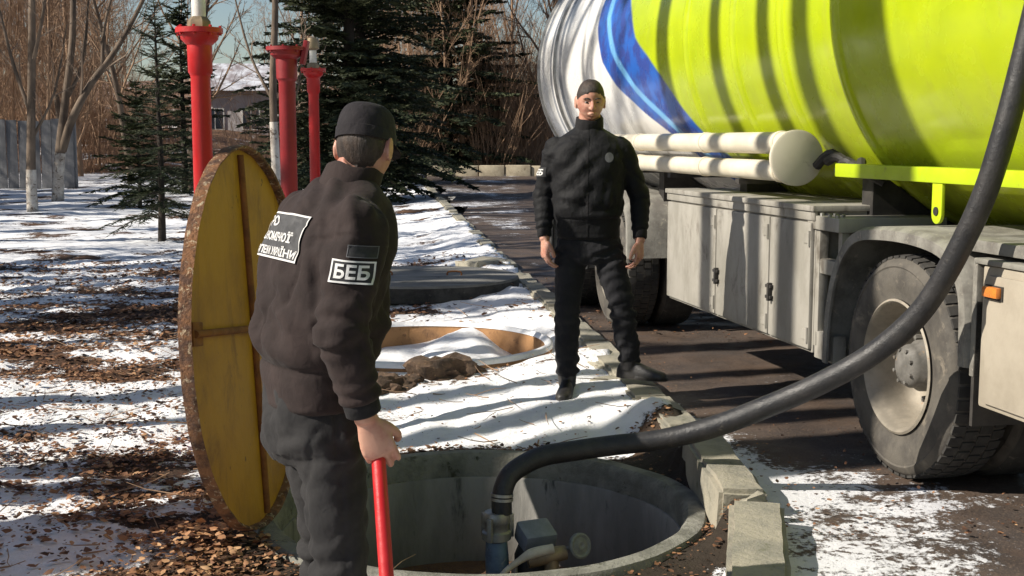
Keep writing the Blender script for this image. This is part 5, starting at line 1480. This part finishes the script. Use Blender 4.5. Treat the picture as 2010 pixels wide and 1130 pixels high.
# the wood behind: one mass nobody could count
def wood(name, seed, spots, mat):
    rg = random.Random(seed)
    protos = []
    for k in range(6):
        tr, cr = bare_tree(100 + seed * 10 + k, 9 + 1.1 * k, 0.07 + 0.008 * k, 17, 3, 0.08, 0.62, 7)
        o = len(tr.v); v = np.array(tr.v + cr.v); f = [tuple(q) for q in tr.f] + [tuple(i + o for i in q) for q in cr.f]
        protos.append((v, f))
    V = []; F = []; off = 0
    for (x, y, z) in spots:
        v, f = protos[rg.randrange(6)]
        a = rg.random() * 6.28; s = rg.uniform(0.75, 1.25)
        c_, s_ = math.cos(a) * s, math.sin(a) * s
        w = np.stack([v[:, 0] * c_ - v[:, 1] * s_ + x, v[:, 0] * s_ + v[:, 1] * c_ + y, v[:, 2] * s + z], 1)
        V.append(w); F.append((f, off)); off += len(v)
    V = np.concatenate(V)
    m = bpy.data.meshes.new(name)
    loops = []; starts = []; tot = 0
    for f, o in F:
        for q in f:
            starts.append(tot); tot += len(q); loops.extend([i + o for i in q])
    m.vertices.add(len(V)); m.vertices.foreach_set('co', V.ravel().astype(np.float32))
    m.loops.add(tot); m.polygons.add(len(starts))
    m.loops.foreach_set('vertex_index', np.array(loops, np.int32)); m.polygons.foreach_set('loop_start', np.array(starts, np.int32))
    m.update(calc_edges=True)
    return tag(link(name, m, mat, None, 0), 'dense brown leafless wood rising behind the spruces', 'woodland', kind='stuff')
rg = random.Random(12)
sp = []
for k in range(150):
    y = rg.uniform(56, 100); x = rg.uniform(-0.52 * y, 0.14 * y)
    if -19 < x < -11 and y < 78 and rg.random() < 0.9: continue
    if -0.30 < x / y < -0.17 and rg.random() < 0.75: continue
    sp.append((x, y, float(hillh(np.array(x), np.array(y))) if y > 60 else -0.5))
for k in range(26):
    y = rg.uniform(46, 60); sp.append((rg.uniform(-0.55 * y, -0.30 * y), y, -0.4))
wood('woodland', 1, sp, M['twig'])
def brush(seed, spots):
    rg = random.Random(seed); b = MB()
    for (x, y, z, h) in spots:
        for k in range(46):
            a = rg.random() * 6.28; sp_ = rg.uniform(0.05, 0.5)
            L = h * rg.uniform(0.5, 1.15)
            p = limb_path(rg, (x + rg.gauss(0, 0.5), y + rg.gauss(0, 0.5), z), (math.cos(a) * sp_, math.sin(a) * sp_, 1), L, 4, 0.12)
            b.tube(p, taper(0.016, 0.005, 4), 3, cap=False)
            for j in range(7):
                q = p[1 + j % 3].lerp(p[2 + j % 3], rg.random()); a = rg.random() * 6.28
                e = q + Vector((math.cos(a) * 0.6, math.sin(a) * 0.6, 0.8)) * (L * rg.uniform(0.12, 0.28))
                s_ = Vector((-math.sin(a), math.cos(a), 0)) * 0.008
                b.add([q - s_, q + s_, e], [(0, 1, 2)])
    return tag(b.build('brushwood', M['twig'], None, 0, fixn=False), 'tangle of leafless brown brushwood at the edge of the wood', 'brushwood', kind='stuff')
rg = random.Random(21); bs_ = []
for k in range(150):
    y = rg.uniform(55, 84); x = rg.uniform(-0.5 * y, 0.1 * y)
    if -18 < x < -12 and rg.random() < 0.7: continue
    bs_.append((x, y, float(hillh(np.array(x), np.array(y))) if y > 60 else -0.5, rg.uniform(2.0, 5.0)))
for k in range(36):
    y = rg.uniform(58, 70); bs_.append((rg.uniform(-1.2, 2.2), y, -0.4, rg.uniform(4, 8)))
brush(5, bs_)

# trees outside the frame on the left: their trunks throw the stripes on truck and snow
pr = []
for k in range(3):
    tr, cr = bare_tree(201 + k, 16, 0.5, 14, 3, 0.62, 0.6, 6)
    pr.append((tr.mesh('trunk'), cr.mesh('crown')))
for a, b_ in pr:
    a.materials.append(M['bark']); b_.materials.append(M['twig_grey']); a.shade_smooth()
def shade_tree(s, t, r, k, i):
    x = 1.705 - 0.194 * s - t * 0.958; y = 5.5 + 0.981 * s - t * 0.287
    t_ = tag(empty('bare_tree', (x, y, -0.15), i * 1.3), 'tall bare tree standing outside the picture to the left', 'tree', 'bare trees left of the lawn')
    for nm, me, sc in (('trunk', pr[k][0], r / 0.5), ('crown', pr[k][1], 1)):
        o = bpy.data.objects.new(nm, me); COL.objects.link(o); o.parent = t_
        o.scale = (sc, sc, 1) if nm == 'trunk' else (1, 1, 1)
SH = [(7.3, 9.5, 0.10), (5.6, 11, 0.08), (3.4, 8.0, 0.23), (2.5, 8.6, 0.16), (1.68, 7.6, 0.15), (1.15, 9.0, 0.19), (0.70, 8.0, 0.13), (0.12, 8.0, 0.42), (-2.9, 10, 0.16), (10.5, 10, 0.15), (13, 11, 0.15), (16.5, 12, 0.16), (9.2, 14, 0.12), (19, 13, 0.2), (22, 15, 0.2), (26, 16, 0.2)]
for k in range(2):
    tr, cr = bare_tree(231 + k, 13, 0.5, 22, 3, 0.28, 0.75, 7)
    pr.append((tr.mesh('trunk'), cr.mesh('crown'))); pr[-1][0].materials.append(M['bark']); pr[-1][1].materials.append(M['twig_grey']); pr[-1][0].shade_smooth()
for i, (s, t, r) in enumerate(SH): shade_tree(s, t, r, i % 3, i)
sh0 = [o for o in S.objects if o.get('label', '').startswith('narrow spruce')][0]
for i, (x, y, sc) in enumerate([(-15.0, 25.5, 0.9), (-16.6, 28.5, 1.1), (-18.6, 31, 1.2), (-19.6, 34.5, 1.25), (-16.0, 31.5, 0.8), (-13.6, 23.2, 0.62), (-21.5, 37, 1.3)]):
    c = copy_tree(sh0); c.location = (x - 1.2, y, -0.3); c.rotation_euler = (0, 0, i * 1.1); c.scale = (sc * 1.35, sc * 1.35, sc)
    c['label'] = 'spruce standing outside the picture at the far left'; c['group'] = 'spruces outside the picture'
for i, (s, t, r) in enumerate([(6.9, 12, 0.12), (8.4, 13, 0.12), (12, 15, 0.13)]): shade_tree(s, t, r, 3 + i % 2, i + 40)
sp = []
rg = random.Random(99)
for k in range(26):
    y = rg.uniform(16, 44); x = -0.47 * y - rg.uniform(2.5, 14); sp.append((x, y, -0.3))
w2 = wood('woodland', 2, sp, M['twig_grey']); w2['label'] = 'leafless trees standing left beyond the grey fence end'

# fence, parapet, house
fence = tag(empty('board_fence', (0, 0, 0)), 'grey board fence at the far left behind the lime washed trees', 'fence')
rg = random.Random(8)
fx = -14.75
fm = []
for k in range(4):
    b = MB(); b.box((0, 0, 1.12), (0.335, 0.05, 2.3)); m = b.mesh('fence_board'); m.materials.append(M['fence']); fm.append(m)
k = 0
while fx > -24:
    o = bpy.data.objects.new('fence_board', fm[k % 4]); COL.objects.link(o); o.parent = fence
    o.location = (fx, 42.0 + 0.12 * (fx + 14) + rg.uniform(-0.02, 0.02), -0.1 + rg.uniform(-0.04, 0.04)); o.rotation_euler = (R(rg.uniform(-1, 1)), R(rg.uniform(-0.6, 0.6)), R(6.8 + rg.uniform(-3, 3)))
    fx -= 0.355; k += 1
for px_ in (-14.6, -17.6, -20.6):
    b = MB(); b.box((px_, 42.12 + 0.12 * (px_ + 14), 1.1), (0.14, 0.14, 2.55)); b.build('fence_post', M['fence'], fence, bevel=0.01)
par = tag(empty('low_parapet', (0, 0, 0)), 'low cream parapet lit by sun at the far end of the road', 'wall')
rg = random.Random(3)
px_ = -3.6
while px_ < 7:
    w = 1.1
    b = MB(); b.box((px_ + w / 2, 53.2 + rg.uniform(-0.05, 0.05), 0.12 + rg.uniform(-0.03, 0.03)), (w - 0.04, 0.35, 0.62), rz=R(rg.uniform(-1.5, 1.5))); b.build('parapet_block', M['parapet'], par, bevel=0.03)
    px_ += w
hs = tag(empty('distant_house', (-16.0, 80, 0.8)), 'pale house with snowy roof half hidden behind bare branches', 'house')
b = MB(); b.box((0, 0, 1.9), (6.6, 5, 3.8)); b.build('wall', M['house'], hs)
b = MB(); b.rings([[(-3.7, -3.0, 3.7), (-3.7, 0, 5.5), (-3.7, 3.0, 3.7)], [(3.7, -3.0, 3.7), (3.7, 0, 5.5), (3.7, 3.0, 3.7)]]); rf = b.build('roof', M['roof'], hs, 0)
b = MB(); b.box((1.4, 0.6, 5.5), (0.6, 0.6, 1.2)); b.build('chimney', M['rust_rib'], rf)
for wx in (-2.2, 0, 2.2):
    b = MB(); b.box((wx, -2.52, 2.0), (1.15, 0.08, 1.35)); fr = b.build('window', M['white_paint'], hs)
    for q in (-0.26, 0.26):
        b = MB(); b.box((wx + q, -2.565, 2.0), (0.44, 0.02, 1.2)); b.build('pane', M['pane'], fr)

# ------------------------------------------------------------------ fallen leaves
rs_ = np.random.RandomState(11)
def scatter_leaves():
    N = 420000
    y = 3.2 + 13.3 * rs_.rand(N) ** 1.35
    x = kx(y) - 0.02 - (kx(y) + 0.46 * y + 0.9) * rs_.rand(N)
    sm = snow_mask(x, y)
    p = np.clip(0.95 - 1.3 * (sm - 0.22), 0.16, 1) * (0.35 + 0.65 * sstep(0.38, 0.60, fbm(x * 3.5, y * 6.0, 71, 5)))
    bank = sstep(6.15, 6.55, y) * sstep(-1.0, -0.45, x)
    p = p * (1 - 0.7 * bank) * np.where((x > 0.3) & (y < 6.2), 0.3, 1)
    p = p * np.where(y > 9, 0.55, 1) * (1 - 0.35 * sstep(5.4, 4.4, y))
    rw = np.hypot(x - WELL[0], y - WELL[1])
    p = np.where(rw < 0.95, 0, p); p = np.where(np.hypot(x - RING[0], y - RING[1]) < 1.05, 0, p)
    p = np.where(np.hypot(x - SLAB[0], y - SLAB[1]) < 1.02, 0.02, p)
    k = rs_.rand(N) < p * 0.62
    x, y = x[k], y[k]
    # the heap of leaves by the foot of the yellow lid
    n2 = 700
    px_ = np.concatenate([x, -1.22 + 0.24 * rs_.randn(n2)]); py_ = np.concatenate([y, 4.62 + 0.24 * rs_.randn(n2)])
    heap = np.concatenate([np.zeros(len(x)), 0.13 * np.exp(-(((px_[len(x):] + 1.22) / 0.26) ** 2 + ((py_[len(x):] - 4.62) / 0.26) ** 2)) * rs_.rand(n2) ** 0.4])
    ok = np.hypot(px_ - WELL[0], py_ - WELL[1]) > 0.94
    px_, py_, heap = px_[ok], py_[ok], heap[ok]
    nr = 2600
    ry_ = 4.6 + 9 * rs_.rand(nr) ** 1.3; rx_ = kx(ry_) + 0.08 + 2.6 * rs_.rand(nr) ** 1.6
    px_ = np.concatenate([px_, rx_]); py_ = np.concatenate([py_, ry_]); heap = np.concatenate([heap, np.zeros(nr)])
    n = len(px_)
    z = np.where(px_ > kx(py_) + 0.05, 0.008, verge_h(px_, py_)) + 0.006 + 0.012 * rs_.rand(n) + heap
    L = (0.006 + 0.022 * rs_.rand(n) ** 2.0) * np.where(py_ > 9, 1.4, 1.0) * np.where((px_ > 0.3) & (py_ < 6.3) | (px_ > kx(py_)), 0.6, 1) * (1 - 0.4 * sstep(6.15, 6.55, py_) * sstep(-1.0, -0.45, px_) * (py_ < 9)); Wd = L * (0.5 + 0.35 * rs_.rand(n)); cu = L * (0.05 + 0.6 * rs_.rand(n) ** 1.5) * rs_.choice([-1, 1], n)
    a = rs_.rand(n) * 6.283; ti = rs_.randn(n) * 0.2; tj = rs_.randn(n) * 0.2
    # template: tip, base, two sides, midrib
    T = np.array([[1, 0, 0.5], [0.45, 0.8, 0.9], [-0.35, 0.75, 0.6], [-1, 0, 0.2], [-0.35, -0.75, 0.6], [0.45, -0.8, 0.9], [0.1, 0, 0.0]])
    P = np.empty((n, 7, 3))
    X = T[None, :, 0] * L[:, None] * 0.85; Y = T[None, :, 1] * Wd[:, None] * (0.75 + 0.5 * rs_.rand(n, 7)); Z = T[None, :, 2] * cu[:, None] * (0.6 + 0.8 * rs_.rand(n, 7))
    Z = Z + X * np.sin(ti)[:, None] + Y * np.sin(tj)[:, None]
    P[:, :, 0] = X * np.cos(a)[:, None] - Y * np.sin(a)[:, None] + px_[:, None]
    P[:, :, 1] = X * np.sin(a)[:, None] + Y * np.cos(a)[:, None] + py_[:, None]
    P[:, :, 2] = np.maximum(Z - Z.min(1)[:, None] * 0.8, -0.004) + z[:, None]
    q = np.array([[0, 1, 6], [1, 2, 6], [2, 3, 6], [3, 4, 6], [4, 5, 6], [5, 0, 6]])
    F = (q[None] + (np.arange(n) * 7)[:, None, None]).reshape(-1, 3)
    m = bpy.data.meshes.new('leaf_litter')
    m.vertices.add(n * 7); m.vertices.foreach_set('co', P.ravel().astype(np.float32))
    m.loops.add(len(F) * 3); m.polygons.add(len(F))
    m.loops.foreach_set('vertex_index', F.ravel().astype(np.int32)); m.polygons.foreach_set('loop_start', np.arange(0, len(F) * 3, 3, dtype=np.int32))
    m.update(calc_edges=True)
    tone = np.clip(0.45 + 0.27 * rs_.randn(n) + 0.35 * (fbm(px_ * 0.8, py_ * 0.8, 91) - 0.5) + np.where(heap > 0.02, 0.25, 0), 0, 1)
    fattr(m, 'tone', np.repeat(tone, 7))
    print('leaves', n)
    return tag(link('leaf_litter', m, M['leaf'], None, 0), 'brown fallen leaves scattered over the snow', 'leaves', kind='stuff')
scatter_leaves()
# dry grass and twigs lying about
def litter_sticks():
    b = MB(); rg = random.Random(17)
    for k in range(520):
        y = 3.6 + 11 * rg.random() ** 1.4; x = float(kx(y)) - 0.1 - rg.random() * (float(kx(y)) + 0.46 * y)
        if math.hypot(x - WELL[0], y - WELL[1]) < 0.98 or math.hypot(x - RING[0], y - RING[1]) < 1.05 or math.hypot(x - SLAB[0], y - SLAB[1]) < 1.03: continue
        z = float(verge_h(np.array(x), np.array(y))) + 0.012
        a = rg.random() * 6.28; L = rg.uniform(0.08, 0.35)
        d = Vector((math.cos(a), math.sin(a), rg.uniform(-0.02, 0.12)))
        b.tube(limb_path(rg, (x, y, z), d, L, 3, 0.12), taper(rg.uniform(0.002, 0.005), 0.0015, 3), 4, cap=False)
    return tag(b.build('fallen_twigs', M['twig'], None, 0, fixn=False), 'thin dry twigs scattered over the leaves', 'twigs', kind='stuff')
litter_sticks()
